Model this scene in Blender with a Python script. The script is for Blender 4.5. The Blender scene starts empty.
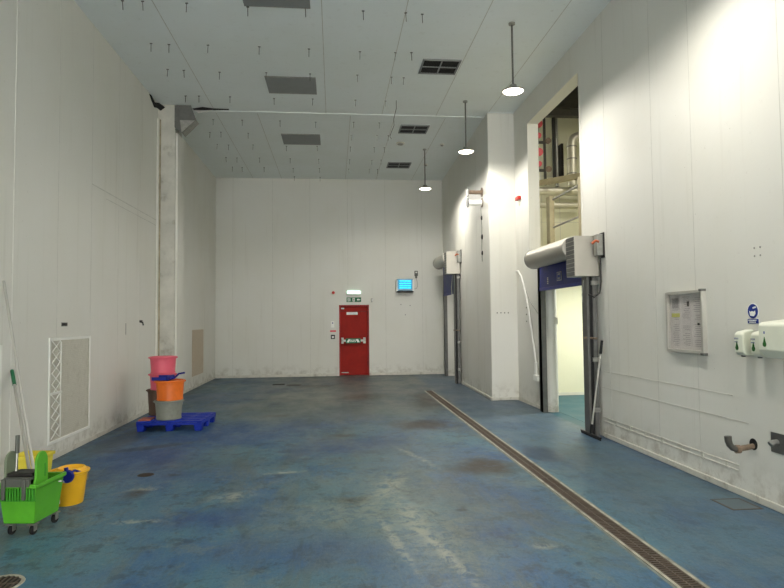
import bpy, bmesh, math, random
from mathutils import Vector, Matrix
random.seed(7)
PI = math.pi
COL = bpy.context.scene.collection
CH = 5.74                                   # ceiling height
XL, XRF, XRN = -3.3, 3.12, 3.62             # left wall, far right wall, near right wall
YB, YF, YS = 17.2, -9.0, 11.42              # back wall, wall behind the camera, step in the right wall

# ------------------------------------------------------------------ materials
def lin(c):
    return tuple(((v/255)/12.92 if v/255 <= .04045 else ((v/255+.055)/1.055)**2.4) for v in c) + (1,)
def newmat(name):
    m = bpy.data.materials.new(name); m.use_nodes = True
    nt = m.node_tree; b = nt.nodes['Principled BSDF']
    return m, nt, b
class NB:
    def __init__(s, nt): s.nt = nt; s.L = nt.links.new
    def n(s, t, **k):
        o = s.nt.nodes.new(t)
        for a, v in k.items(): setattr(o, a, v)
        return o
    def put(s, sock, v):
        if isinstance(v, bpy.types.NodeSocket): s.L(v, sock)
        else: sock.default_value = v
    def math(s, op, a, b=0., c=None, clamp=False):
        o = s.n('ShaderNodeMath', operation=op, use_clamp=clamp)
        s.put(o.inputs[0], a); s.put(o.inputs[1], b)
        if c is not None: s.put(o.inputs[2], c)
        return o.outputs[0]
    def noise(s, vec, scale, detail=4, rough=.55, dist=0.):
        o = s.n('ShaderNodeTexNoise'); s.L(vec, o.inputs['Vector'])
        o.inputs['Scale'].default_value = scale; o.inputs['Detail'].default_value = detail
        o.inputs['Roughness'].default_value = rough; o.inputs['Distortion'].default_value = dist
        return o.outputs['Fac']
    def ss(s, v, a, b, lo=0., hi=1.):
        o = s.n('ShaderNodeMapRange', interpolation_type='SMOOTHSTEP')
        s.put(o.inputs[0], v)
        for i, q in enumerate((a, b, lo, hi)): o.inputs[i+1].default_value = q
        return o.outputs[0]
    def mix(s, f, a, b):
        o = s.n('ShaderNodeMix', data_type='RGBA')
        s.put(o.inputs[0], f); s.put(o.inputs[6], a); s.put(o.inputs[7], b)
        return o.outputs[2]
    def scalev(s, vec, sc):
        o = s.n('ShaderNodeMapping'); s.L(vec, o.inputs[0]); o.inputs['Scale'].default_value = sc
        return o.outputs[0]
    def bump(s, b, h, st, d=.01):
        o = s.n('ShaderNodeBump'); o.inputs['Strength'].default_value = st; o.inputs['Distance'].default_value = d
        s.L(h, o.inputs['Height']); s.L(o.outputs[0], b.inputs['Normal'])
def mat(name, rgb, rough=.5, metal=0., var=.08, scale=6., bump=0., dirt=None, dirt_amt=.0, dscale=3., spec=.35):
    m, nt, b = newmat(name); b.inputs['Specular IOR Level'].default_value = spec; N = NB(nt)
    co = N.n('ShaderNodeTexCoord').outputs['Object']
    base = lin(rgb)
    n1 = N.noise(co, scale, 4)
    dark = tuple(v*(1-var) for v in base[:3]) + (1,); lite = tuple(min(1, v*(1+var)) for v in base[:3]) + (1,)
    c = N.mix(N.ss(n1, .3, .7), dark, lite)
    if dirt:
        d = N.ss(N.noise(co, dscale, 6, .65), .5, .75, 0, dirt_amt)
        c = N.mix(d, c, lin(dirt))
    N.L(c, b.inputs['Base Color'])
    b.inputs['Metallic'].default_value = metal
    N.L(N.ss(n1, .2, .8, max(.02, rough-.06), min(1, rough+.06)), b.inputs['Roughness'])
    if bump: N.bump(b, N.noise(co, scale*5, 3), bump)
    return m
def emis(name, rgb, st, base=None):
    m, nt, b = newmat(name)
    b.inputs['Base Color'].default_value = lin(base or rgb)
    b.inputs['Emission Color'].default_value = lin(rgb); b.inputs['Emission Strength'].default_value = st
    N = NB(nt); co = N.n('ShaderNodeTexCoord').outputs['Object']
    N.L(N.ss(N.noise(co, 12), .3, .7, .25, .35), b.inputs['Roughness'])
    return m

def wallmat(name, rgb, warm=.0, low=True):
    m, nt, b = newmat(name); N = NB(nt)
    co = N.n('ShaderNodeNewGeometry').outputs['Position']
    base = lin(rgb)
    big = N.noise(co, .7, 3)
    c = N.mix(N.ss(big, .3, .7), base, tuple(v*k for v, k in zip(base[:3], (.97, .965, .94)))+(1,))
    streak = N.noise(N.scalev(co, (9, 9, .35)), 1., 5, .6)
    c = N.mix(N.ss(streak, .56, .8, 0, .18), c, lin((150, 142, 122)))
    fine = N.noise(co, 14, 5, .7)
    c = N.mix(N.ss(fine, .63, .8, 0, .28), c, lin((140, 132, 112)))
    spots = N.noise(co, 45, 2, .5)
    c = N.mix(N.ss(spots, .74, .8, 0, .4), c, lin((110, 104, 92)))
    if low:                                # grime and chipped paint worn in along the foot of the wall
        sep = N.n('ShaderNodeSeparateXYZ'); N.L(co, sep.inputs[0])
        foot = N.math('MULTIPLY', N.ss(sep.outputs[2], 0, .42, 1, 0), N.ss(N.noise(co, 5, 6, .7), .42, .68))
        c = N.mix(N.math('MULTIPLY', foot, .6), c, lin((128, 118, 100)))
    N.L(c, b.inputs['Base Color'])
    N.L(N.ss(big, .3, .7, .45, .6), b.inputs['Roughness']); b.inputs['Specular IOR Level'].default_value = .3
    N.bump(b, N.noise(co, 3.2, 5, .6), .18, .02)
    return m

def floormat():
    m, nt, b = newmat('worn_blue_floor_paint'); N = NB(nt)
    co = N.n('ShaderNodeNewGeometry').outputs['Position']
    sep = N.n('ShaderNodeSeparateXYZ'); N.L(co, sep.inputs[0]); X, Y = sep.outputs[0], sep.outputs[1]
    wob = N.noise(co, 1.7, 6, .65); wob2 = N.noise(co, 6, 5, .65)
    def ell(x, y, rx, ry, ang=0., soft=.45, w=1.):
        w = w*.75
        dx = N.math('SUBTRACT', X, x); dy = N.math('SUBTRACT', Y, y)
        ca, sa = math.cos(ang), math.sin(ang)
        u = N.math('DIVIDE', N.math('ADD', N.math('MULTIPLY', dx, ca), N.math('MULTIPLY', dy, sa)), rx)
        v = N.math('DIVIDE', N.math('SUBTRACT', N.math('MULTIPLY', dy, ca), N.math('MULTIPLY', dx, sa)), ry)
        r = N.math('SQRT', N.math('ADD', N.math('MULTIPLY', u, u), N.math('MULTIPLY', v, v)))
        r = N.math('ADD', r, N.math('MULTIPLY', N.math('SUBTRACT', N.math('ADD', wob, wob2), 1.), 1.5*w))
        return N.ss(r, 1-soft, 1+soft*.5, 1, 0)
    grain = N.ss(N.noise(co, 9, 8, .75, .5), .42, .56); grain2 = N.ss(N.noise(co, 12, 8, .75, .3), .3, .56, .25, 1)
    blue, teal, deep = lin((40, 86, 130)), lin((70, 112, 128)), lin((26, 64, 120))
    l1 = N.noise(co, .55, 5, .6, .3); l2 = N.noise(N.scalev(co, (1., .55, 1)), 1.3, 7, .68)
    c = N.mix(N.ss(l1, .36, .62), blue, teal)
    c = N.mix(N.ss(l2, .52, .70, 0, .75), c, deep)
    grey = N.math('MULTIPLY', N.ss(Y, 7.0, 12.5, .12, 1.), N.ss(l2, .3, .65, 1, .6))
    grey = N.math('MULTIPLY', grey, N.ss(X, -2.8, -.8, .35, 1))
    c = N.mix(grey, c, lin((94, 90, 78)))
    # streaky tyre wear along the room
    st = N.noise(N.scalev(co, (3.4, .32, 1)), 1.5, 7, .7, .6)
    c = N.mix(N.ss(st, .54, .72, 0, .42), c, lin((98, 106, 98)))
    c = N.mix(N.ss(N.noise(co, 2.6, 10, .75, .4), .52, .62, 0, .5), c, lin((104, 116, 112)))
    c = N.mix(N.ss(N.noise(N.scalev(co, (1.6, .5, 1)), 1.1, 10, .72, .8), .5, .6, 0, .5), c, lin((84, 92, 86)))
    c = N.mix(N.ss(N.noise(co, 22, 6, .7), .56, .7, 0, .35), c, lin((118, 126, 122)))
    c = N.mix(N.ss(N.noise(co, 3.9, 8, .72), .54, .62, 0, .62), c, lin((40, 56, 72)))
    c = N.mix(N.ss(N.noise(co, 8.5, 8, .75, .6), .56, .64, 0, .55), c, lin((42, 58, 74)))
    # saturated repainted patches on the left, and the cleaner lane right of the drain
    for a in ((-1.3, 8.9, 1.1, 1.0, 0), (-2.2, 7.2, .8, 1.3, .3), (.1, 7.6, .9, .5, .5), (-.2, 4.3, .5, .35, 0), (-.9, 5.0, .4, .25, 0)):
        c = N.mix(N.math('MULTIPLY', N.math('MULTIPLY', ell(*a, .9, 1.4), N.ss(l2, .38, .56, .35, 1)), .8), c, lin((34, 68, 118)))
    lane = N.ss(X, 2.15, 2.4, 0, .55)
    c = N.mix(lane, c, lin((66, 88, 106)))
    # greenish grey cloudy wear in the middle
    for a in ((.3, 4.9, 1.1, 1.6, .2), (.9, 6.9, .9, 1.2, -.2), (-.3, 10.5, 1.6, 1.2, 0)):
        c = N.mix(N.math('MULTIPLY', ell(*a, .6, 1.2), .38), c, lin((98, 112, 106)))
    # pale scuffs
    for a in ((.52, 5.75, .12, .42, -.35), (.62, 4.85, .10, .5, .1), (.74, 4.1, .05, .55, .2), (.42, 4.4, .04, .55, .15), (.95, 6.9, .05, .6, .3), (1.45, 4.1, .09, .06, 0), (-.95, 5.6, .2, .14, .4), (-1.8, 5.95, .16, .07, .1), (-.55, 6.4, .22, .06, .2), (-1.6, 5.0, .2, .06, 0)):
        c = N.mix(N.math('MULTIPLY', N.math('MULTIPLY', ell(*a, .9, 1.5), grain), .7), c, lin((160, 162, 146)))
    # fine crazed scuff lines
    lines = N.noise(N.scalev(co, (5, 1.1, 1)), 3.0, 8, .8, 1.5)
    c = N.mix(N.math('MULTIPLY', N.ss(N.math('ABSOLUTE', N.math('SUBTRACT', lines, .5)), 0, .012, 1, 0), .3), c, lin((150, 150, 138)))
    # brown and dark stains
    for a in ((1.62, 6.35, .45, .42, 0), (1.36, 8.98, .48, .5, .1), (1.75, 11.2, .4, .8, 0), (.1, 8.3, .25, .12, 0), (.15, 5.35, .18, .12, 0), (-1.85, 5.8, .12, .16, 0), (-1.0, 10.2, .3, .15, 0), (.6, 12.5, .6, .5, 0), (-.4, 14.6, .5, .35, 0)):
        c = N.mix(N.math('MULTIPLY', N.math('MULTIPLY', ell(*a, .9, 1.3), grain2), .95), c, lin((50, 44, 38)))
    for a in ((-1.68, 6.45, .07, .05, 0), (1.05, 4.95, .06, .04, 0), (-2.35, 7.9, .5, .14, .5), (-2.9, 8.5, .25, 1.1, -.1), (-2.85, 6.2, .25, .5, 0)):
        c = N.mix(N.math('MULTIPLY', ell(*a, .5, .8), .6), c, lin((28, 32, 38)))
    for a in ((1.64, 6.35, .34, .36, 0, .6, .8), (1.36, 8.98, .36, .42, .1, .6, .8), (1.9, 12.0, .35, .9, 0, .6, .8)):
        c = N.mix(N.math('MULTIPLY', N.math('MULTIPLY', ell(*a), grain2), .85), c, lin((58, 48, 38)))
    for a in ((.5, 5.7, .28, .55, -.2, .8, 1.1), (.15, 5.0, .5, .5, 0, .9, 1.3), (.7, 4.5, .35, .8, .15, .9, 1.3)):
        c = N.mix(N.math('MULTIPLY', N.math('MULTIPLY', ell(*a), grain), .5), c, lin((132, 140, 126)))
    damp = ell(2.45, 6.85, .22, .42, 0, .12, .35)
    c = N.mix(N.math('MULTIPLY', damp, .8), c, lin((36, 58, 82)))
    ring = ell(-.35, 12.9, .95, .7, 0, .2, .4)
    c = N.mix(N.math('MULTIPLY', ring, .4), c, lin((128, 130, 122)))
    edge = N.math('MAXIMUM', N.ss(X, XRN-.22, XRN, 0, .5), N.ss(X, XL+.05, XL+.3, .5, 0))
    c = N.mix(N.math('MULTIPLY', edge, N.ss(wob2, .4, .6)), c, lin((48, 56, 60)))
    # fine ground-in dirt and pin scratches
    c = N.mix(N.ss(N.noise(co, 30, 5, .8), .5, .66, 0, .32), c, lin((40, 52, 62)))
    c = N.mix(N.ss(N.noise(N.scalev(co, (1, .45, 1)), 5, 10, .8, 1.2), .53, .62, 0, .4), c, lin((52, 60, 60)))
    for a in ((.25, 7.9, 1.0, 1.3, .3), (1.3, 5.2, .6, 1.4, -.1), (-1.2, 6.9, .9, .5, .1), (.2, 10.8, 1.8, 1.6, 0), (3.0, 6.3, .5, 1.6, 0)):
        c = N.mix(N.math('MULTIPLY', N.math('MULTIPLY', ell(*a, .9, 1.6), grain2), .36), c, lin((72, 76, 70)))
    N.L(c, b.inputs['Base Color'])
    N.L(N.math('ADD', N.ss(l2, .3, .7, .36, .52), N.math('MULTIPLY', damp, -.1)), b.inputs['Roughness'])
    b.inputs['Specular IOR Level'].default_value = .22
    N.bump(b, N.noise(co, 11, 6, .65), .25, .008)
    return m

M = {}
M['floor'] = floormat()
M['wall'] = wallmat('white_wall_panel', (212, 211, 204))
M['wallb'] = wallmat('white_wall_panel_rear', (206, 206, 199))
M['ceil'] = wallmat('ceiling_panel_paint', (226, 232, 232), low=False)
M['cream'] = wallmat('cream_wall_panel', (218, 217, 194), low=False)
M['seam'] = mat('seam_sealant', (188, 187, 179), .6, 0, .1, 9)
M['base'] = mat('kerb_paint', (196, 194, 184), .55, 0, .06, 5, .1, (110, 100, 84), .6, 7)
M['colface'] = mat('stained_concrete_column', (186, 184, 174), .8, 0, .1, 3, .3, (112, 106, 92), .7, 2.5)
M['rust'] = mat('rusty_joint', (158, 148, 124), .8, 0, .2, 9, .2, (96, 70, 44), .6, 8)
M['teal'] = mat('teal_floor_paint', (12, 74, 88), .45, 0, .15, 3)
M['steel'] = mat('brushed_stainless', (176, 172, 162), .42, .6, .04, 5)
M['dsteel'] = mat('dull_grey_steel', (104, 104, 101), .5, .55, .12, 10)
M['galv'] = mat('galvanised_steel', (150, 150, 144), .42, .8, .14, 16)
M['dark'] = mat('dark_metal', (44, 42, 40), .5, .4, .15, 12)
M['black'] = mat('black_rubber', (20, 20, 21), .6, 0, .15, 12)
M['grate'] = mat('drain_slots', (60, 52, 44), .7, .3, .3, 14, .2)
M['gratetop'] = mat('drain_grate_metal', (84, 73, 63), .6, .3, .25, 10, .2, (66, 52, 40), .8, 5)
M['drainedge'] = mat('drain_edging', (160, 156, 142), .55, .2, .25, 9, .2, (84, 82, 74), .8, 6)
M['ceilgrey'] = mat('grey_ceiling_plate', (132, 134, 134), .6, 0, .05, 6)
M['red'] = mat('red_door_paint', (146, 34, 26), .6, 0, .07, 4, .05, (96, 26, 22), .3, 5, .15)
M['dred'] = mat('red_frame_paint', (150, 34, 30), .45, 0, .07, 4)
M['green'] = mat('sign_green', (30, 100, 66), .45, 0, .05)
M['white'] = mat('white_plastic', (226, 226, 220), .38, 0, .03)
M['offw'] = mat('off_white_plastic', (206, 204, 192), .4, 0, .04)
M['paper'] = mat('printed_paper', (206, 202, 200), .75, 0, .03, 20)
M['print'] = mat('faint_print', (160, 156, 156), .8, 0, .1, 30)
M['yellowp'] = mat('yellow_highlight', (206, 206, 110), .7, 0, .06)
M['bluesign'] = mat('sign_blue', (20, 48, 132), .45, 0, .05)
M['bluepvc'] = mat('blue_pvc_curtain', (14, 30, 112), .5, 0, .15, 4, .1)
M['bluepl'] = mat('blue_plastic', (16, 42, 150), .45, 0, .08, 6)
M['navy'] = mat('navy_plastic', (18, 32, 124), .45, 0, .08, 6)
M['lime'] = mat('lime_plastic', (84, 162, 40), .38, 0, .06, 6, 0, (60, 110, 36), .3, 6)
M['dlime'] = mat('green_plastic_ribs', (58, 138, 36), .45, 0, .08, 8)
M['greypl'] = mat('dark_grey_plastic', (82, 84, 78), .45, 0, .08, 8)
M['ggrey'] = mat('grey_green_plastic', (116, 126, 104), .45, 0, .06, 8)
M['yellow'] = mat('yellow_plastic', (234, 178, 36), .4, 0, .05, 6)
M['pyel'] = mat('pale_yellow_plastic', (222, 206, 70), .42, 0, .05, 6)
M['pink'] = mat('pink_tub_plastic', (206, 88, 106), .48, 0, .06, 5, 0, (170, 70, 84), .4, 5)
M['orange'] = mat('orange_tub_plastic', (220, 108, 32), .48, 0, .06, 5, 0, (168, 84, 34), .4, 6)
M['greytub'] = mat('grey_tub_plastic', (126, 128, 118), .55, 0, .08, 5, 0, (92, 90, 80), .5, 6)
M['brown'] = mat('brown_tub_plastic', (84, 66, 54), .55, 0, .1, 5)
M['terra'] = mat('terracotta_tray', (170, 96, 78), .6, 0, .1, 5)
M['gripg'] = mat('dark_green_grip', (24, 96, 62), .45, 0, .06)
M['alu'] = mat('aluminium_tube', (188, 186, 178), .42, .5, .04, 4)
M['dgreen'] = mat('dispenser_window_green', (36, 92, 34), .3, 0, .12, 20)
M['disp'] = mat('dispenser_ivory', (224, 226, 208), .35, 0, .03)
M['rustpipe'] = mat('corroded_pipe', (120, 104, 88), .65, .35, .25, 18, .3, (84, 58, 40), .7, 14)
M['pipegrey'] = mat('grey_cast_pipe', (84, 82, 76), .55, .4, .12, 14)
M['mesh'] = mat('mesh_infill', (184, 180, 166), .7, 0, .08, 40, .3)
M['beige'] = mat('beige_vent_panel', (188, 172, 150), .7, 0, .1, 30, .3)
M['foil'] = mat('insulated_pipe_foil', (206, 202, 186), .38, .5, .06, 5, .1)
M['beamp'] = mat('painted_steel_beam', (170, 160, 130), .5, .2, .08, 8)
M['valve'] = mat('pink_red_valve', (214, 84, 92), .45, 0, .08)
M['alarm'] = mat('alarm_red', (176, 40, 30), .4, 0, .06)
M['orangeplug'] = mat('orange_plug', (160, 78, 42), .45, 0, .06)
M['cyan'] = emis('blue_ultraviolet_tube', (30, 205, 235), 1.15)
M['cyanb'] = mat('fly_killer_tray', (130, 160, 180), .35, .3, .05)
M['exitlit'] = emis('emergency_light_diffuser', (205, 255, 232), 1.8)
M['lens'] = emis('pendant_lens', (255, 244, 222), 9.)
M['tubelit'] = emis('fluorescent_tube', (255, 240, 196), 4.)
M['glass'] = None
def glassmat():
    m, nt, b = newmat('clear_glazing')
    N = NB(nt); nt.nodes.remove(b)
    t = N.n('ShaderNodeBsdfTransparent'); t.inputs[0].default_value = (.97, .965, .96, 1)
    g = N.n('ShaderNodeBsdfGlossy'); g.inputs['Roughness'].default_value = .05
    mx = N.n('ShaderNodeMixShader'); mx.inputs[0].default_value = .07; N.L(t.outputs[0], mx.inputs[1]); N.L(g.outputs[0], mx.inputs[2])
    N.L(mx.outputs[0], nt.nodes['Material Output'].inputs[0])
    return m
M['glass'] = glassmat()

# ------------------------------------------------------------------ mesh builder
def frame4(mb, xa, xb, y0, y1, z0, z1, w):
    return mb.box(xa, xb, y0, y0+w, z0, z1).box(xa, xb, y1-w, y1, z0, z1).box(xa, xb, y0+w, y1-w, z0, z0+w).box(xa, xb, y0+w, y1-w, z1-w, z1)
class MB:
    def __init__(s): s.bm = bmesh.new()
    def box(s, x0, x1, y0, y1, z0, z1, mx=None):
        v = [s.bm.verts.new((x, y, z)) for z in (z0, z1) for x, y in ((x0, y0), (x1, y0), (x1, y1), (x0, y1))]
        if mx:
            for q in v: q.co = mx @ q.co
        for f in ((3, 2, 1, 0), (4, 5, 6, 7), (0, 1, 5, 4), (1, 2, 6, 5), (2, 3, 7, 6), (3, 0, 4, 7)):
            s.bm.faces.new([v[i] for i in f])
        return s
    def taper(s, b, t, z0, z1):            # frustum between two rectangles (x0,x1,y0,y1)
        v = [s.bm.verts.new((x, y, z)) for r, z in ((b, z0), (t, z1)) for x, y in ((r[0], r[2]), (r[1], r[2]), (r[1], r[3]), (r[0], r[3]))]
        for f in ((3, 2, 1, 0), (4, 5, 6, 7), (0, 1, 5, 4), (1, 2, 6, 5), (2, 3, 7, 6), (3, 0, 4, 7)):
            s.bm.faces.new([v[i] for i in f])
        return s
    def prism(s, pts, d):                  # polygon of 3-D points extruded by vector d
        d = Vector(d); a = [s.bm.verts.new(p) for p in pts]; b = [s.bm.verts.new(Vector(p)+d) for p in pts]
        n = len(pts)
        s.bm.faces.new(a[::-1]); s.bm.faces.new(b)
        for i in range(n): s.bm.faces.new((a[i], a[(i+1) % n], b[(i+1) % n], b[i]))
        return s
    def tube(s, pts, r, n=12, caps=True, r1=None):
        pts = [Vector(p) for p in pts]; rings = []; up = None
        for i, p in enumerate(pts):
            t = (pts[min(i+1, len(pts)-1)]-pts[max(i-1, 0)]).normalized()
            if up is None:
                up = Vector((0, 0, 1)) if abs(t.z) < .9 else Vector((1, 0, 0))
            a = t.cross(up).normalized(); bb = a.cross(t).normalized(); up = bb
            rr = r if r1 is None else r+(r1-r)*i/(len(pts)-1)
            rings.append([s.bm.verts.new(p+a*math.cos(k*2*PI/n)*rr+bb*math.sin(k*2*PI/n)*rr) for k in range(n)])
        for A, B in zip(rings, rings[1:]):
            for k in range(n): s.bm.faces.new((A[k], A[(k+1) % n], B[(k+1) % n], B[k]))
        if caps: s.bm.faces.new(rings[0][::-1]); s.bm.faces.new(rings[-1])
        return s
    def lathe(s, prof, n=40, c=(0, 0, 0), axis='z', sx=1., sy=1.):
        rings = []
        for r, h in prof:
            ring = []
            for k in range(n):
                a = k*2*PI/n; x, y = r*math.cos(a)*sx, r*math.sin(a)*sy
                p = {'z': (x, y, h), 'x': (h, x, y), 'y': (x, h, y)}[axis]
                ring.append(s.bm.verts.new((p[0]+c[0], p[1]+c[1], p[2]+c[2])))
            rings.append(ring)
        for A, B in zip(rings, rings[1:]):
            for k in range(n): s.bm.faces.new((A[k], A[(k+1) % n], B[(k+1) % n], B[k]))
        if prof[0][0] > 1e-5: s.bm.faces.new(rings[0][::-1])
        if prof[-1][0] > 1e-5: s.bm.faces.new(rings[-1])
        return s
    def build(s, name, m, parent=None, bevel=0., loc=None, seg=2, kind=None, label=None):
        bmesh.ops.remove_doubles(s.bm, verts=s.bm.verts, dist=1e-6)
        bmesh.ops.recalc_face_normals(s.bm, faces=s.bm.faces)
        if loc is None and parent is None and kind != 'structure':
            cs = [v.co for v in s.bm.verts]
            loc = Vector(((min(c.x for c in cs)+max(c.x for c in cs))/2, (min(c.y for c in cs)+max(c.y for c in cs))/2, min(c.z for c in cs)))
            for v in s.bm.verts: v.co -= loc
        me = bpy.data.meshes.new(name); s.bm.to_mesh(me); s.bm.free()
        me.materials.append(m)
        me.polygons.foreach_set('use_smooth', [True]*len(me.polygons)); me.set_sharp_from_angle(angle=math.radians(32))
        o = bpy.data.objects.new(name, me); COL.objects.link(o)
        if loc is not None: o.location = loc
        if parent: o.parent = parent
        if bevel:
            b = o.modifiers.new('bevel', 'BEVEL'); b.width = bevel; b.segments = seg; b.limit_method = 'ANGLE'; b.harden_normals = False
        if kind: o['kind'] = kind
        if label: o['label'] = label
        return o
def thing(name, label, cat, loc=(0, 0, 0), rz=0., group=None, kind=None):
    o = bpy.data.objects.new(name, None); COL.objects.link(o); o.empty_display_size = .1
    o.location = loc; o.rotation_euler = (0, 0, rz); o['label'] = label
    if cat: o['category'] = cat
    if group: o['group'] = group
    if kind: o['kind'] = kind
    return o
def tag(o, label, cat, group=None, kind=None):
    o['label'] = label; o['category'] = cat
    if group: o['group'] = group
    if kind: o['kind'] = kind
    return o
def W(mb, name, m, root, **k):              # part authored in world coordinates under a root
    chain = []; q = root
    while q: chain.append(q); q = q.parent
    inv = Matrix()
    for q in reversed(chain): inv = inv @ Matrix.Translation(q.location) @ q.rotation_euler.to_matrix().to_4x4()
    inv = inv.inverted()
    for v in mb.bm.verts: v.co = inv @ v.co
    return mb.build(name, m, root, **k)
def dup(root, loc, rz=None, label=None):
    r = root.copy(); COL.objects.link(r); r.location = loc
    if rz is not None: r.rotation_euler.z = rz
    if label: r['label'] = label
    for ch in list(root.children):
        c = ch.copy(); COL.objects.link(c); c.parent = r
        for g in list(ch.children):
            d = g.copy(); COL.objects.link(d); d.parent = c
    return r
def arc(c, r, a0, a1, u, v, n=8):
    c, u, v = Vector(c), Vector(u), Vector(v)
    return [c+u*r*math.cos(a0+(a1-a0)*i/n)+v*r*math.sin(a0+(a1-a0)*i/n) for i in range(n+1)]

# ------------------------------------------------------------------ setting
def struct(mb, name, m, label, bevel=0.):
    o = mb.build(name, m, kind='structure', bevel=bevel); o['label'] = label; o['category'] = name.split('_')[0]; return o
struct(MB().box(XL-.2, XRN, YF-.2, YB+.2, -.2, 0), 'floor', M['floor'], 'worn blue painted concrete floor with brown stains and pale scuffs')
struct(MB().box(XL-.2, XRN+.2, YF-.2, YB+.2, CH, CH+.15), 'ceiling', M['ceil'], 'grey white panelled ceiling with rows of hanging hooks')
XLF = -3.365
struct(MB().box(XL-.2, XL, YF, YS+.3, 0, CH).box(XL-.2, XLF, YS+.3, YB, 0, CH), 'wall_left', M['wall'], 'long white panelled left wall with mesh covered vents')
D0, D1, DT = .14, 1.01, 2.05
wb = MB().box(XL-.1, D0, YB, YB+.2, 0, CH).box(D1, XRN, YB, YB+.2, 0, CH).box(D0, D1, YB, YB+.2, DT, CH)
wb.box(D0-.1, D1+.1, YB+.2, YB+.3, -.1, DT+.1)  # unseen slab added behind the door to block sky light leaking under it
struct(wb, 'wall_back', M['wallb'], 'white panelled end wall with the red door')
struct(MB().box(XL-.2, -3.0, YF-.2, YF, 0, CH).box(3.3, XRN+.2, YF-.2, YF, 0, CH).box(-3.0, 3.3, YF-.2, YF, 5.3, CH), 'wall_front', M['wall'], 'white wall behind the viewer round an opening added to let in daylight')  # opening added out of view so that sky light fills the room
def ygrid(mb, x0, x1, ys, zs, holes):       # wall slab along y with rectangular openings
    ys = sorted(set(ys+[v for h in holes for v in h[:2]])); zs = sorted(set(zs+[v for h in holes for v in h[2:]]))
    for a, b in zip(ys, ys[1:]):
        for c, d in zip(zs, zs[1:]):
            if any(h[0] <= a and b <= h[1] and h[2] <= c and d <= h[3] for h in holes): continue
            mb.box(x0, x1, a, b, c, d)
wr = MB()
ygrid(wr, XRN, XRN+.2, [YF, YS], [0, CH], [(8.0, 9.86, 0, 2.5), (8.28, 10.6, 2.7, 5.25)])
bmesh.ops.remove_doubles(wr.bm, verts=wr.bm.verts, dist=1e-5)
wr.box(3.085, XRN+.2, YS, YS+.2, 0, CH)
wf = MB(); ygrid(wf, XRF, XRF+.2, [YS+.02, YB+.1], [0, CH], [(14.75, 16.6, 0, 2.6)])
bmesh.ops.remove_doubles(wr.bm, verts=wr.bm.verts, dist=1e-5)
bmesh.ops.remove_doubles(wf.bm, verts=wf.bm.verts, dist=1e-5)
struct(wr, 'wall_right', M['wall'], 'white right wall with a tall opening and a doorway below it')
FAR = [struct(wf, 'wall_right_far', M['wall'], 'white far part of the right wall with a roller door')]
# joints
t = MB()
for x in (-2.88, -1.756, -.687, .403, 1.504, 2.589): t.box(x-.005, x+.005, YB-.0015, YB, DT if D0 < x < D1 else 0, CH)
struct(t, 'trim_1', M['seam'], 'panel joints of the end wall')
t = MB()
for y in (3.3, 4.4, 5.4, 7.41, 8.39, 9.40, 10.42, 13.5, 15.8):
    xw = XL if y < 12 else XLF; t.box(xw, xw+.0015, y-.003, y+.003, .1, CH)
t.box(XL, XL+.003, 8.39, 11.3, 3.50, 3.515).box(XL, XL+.003, 8.9, 11.3, 3.40, 3.412)
struct(t, 'trim_2', M['seam'], 'panel joints of the left wall')
struct(MB().box(XL, XL+.004, 6.42, 6.56, .06, CH), 'trim_12', M['wall'], 'raised white cover strip on the left wall')
M['wallstrip'] = M['wall']
t = MB()
for x in (-2.31, -.14, .98, 2.08, 3.1): t.box(x-.005, x+.005, YF, 11.75, CH-.002, CH)
for x in (-2.31, -1.5, .35, 1.25, 2.3): t.box(x-.005, x+.005, 11.75, YB, CH-.002, CH)
struct(t, 'trim_3', M['seam'], 'panel joints of the ceiling')
t = MB().box(XL, 3.085, 11.68, 11.76, CH-.012, CH).box(3.085, XRN, 11.38, YS, CH-.012, CH)
struct(t, 'trim_4', M['ceil'], 'white cover strip across the ceiling')
t = MB()
for y in (1.9, 3.2, 4.4, 5.6, 6.34, 7.5): t.box(XRN-.0015, XRN, y-.003, y+.003, .1, CH)
struct(t, 'trim_5', M['seam'], 'panel joints of the right wall')
t = MB()
for y in (12.6, 13.8, 15.9): t.box(XRF-.0015, XRF, y-.003, y+.003, 2.7 if 14.7 < y < 16.7 else .1, CH)
FAR.append(struct(t, 'trim_14', M['seam'], 'panel joints of the far right wall'))
t = MB()                                     # embossed rub rails, uneven sealant lines
for z, y0, y1 in ((.88, 5.1, 7.75), (.66, 4.9, 7.75)):
    t.box(XRN-.003, XRN, y0, y1, z-.004, z+.004)
for z in (.215, .262): t.box(XRN-.006, XRN, 5.05, 7.75, z-.004, z+.004)
for k in range(7):
    y = 5.2+k*.36; t.box(XRN-.005, XRN, y, y+.03, .20, .27)
struct(t, 'trim_6', M['base'], 'raised painted ridges along the foot of the right wall', .001)
t = MB()                                     # frame round the tall opening
t.box(XRN-.006, XRN+.206, 8.24, 8.284, 2.75, 5.29).box(XRN-.006, XRN+.206, 10.596, 10.64, 2.75, 5.29).box(XRN-.006, XRN+.206, 8.284, 10.596, 5.246, 5.29)
struct(t, 'trim_7', M['wall'], 'white lining of the tall wall opening')
def base(name, segs, lab):
    mb = MB()
    for s in segs: mb.box(*s)
    struct(mb, name, M['base'], lab, .006)
base('baseboard_left', [(XL, XL+.012, YF, YS, 0, .06), (XLF, XLF+.012, 11.92, YB, 0, .06)], 'dirty white kerb strip along the left wall')
base('baseboard_back', [(XL, D0-.06, YB-.02, YB, 0, .07), (D1+.06, XRF, YB-.02, YB, 0, .07)], 'dirty white kerb strip along the end wall')
base('baseboard_right_far', [(XRF-.018, XRF, YS, 14.6, 0, .06)], 'dirty white kerb strip along the far right wall'); FAR.append(bpy.data.objects['baseboard_right_far'])
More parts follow.
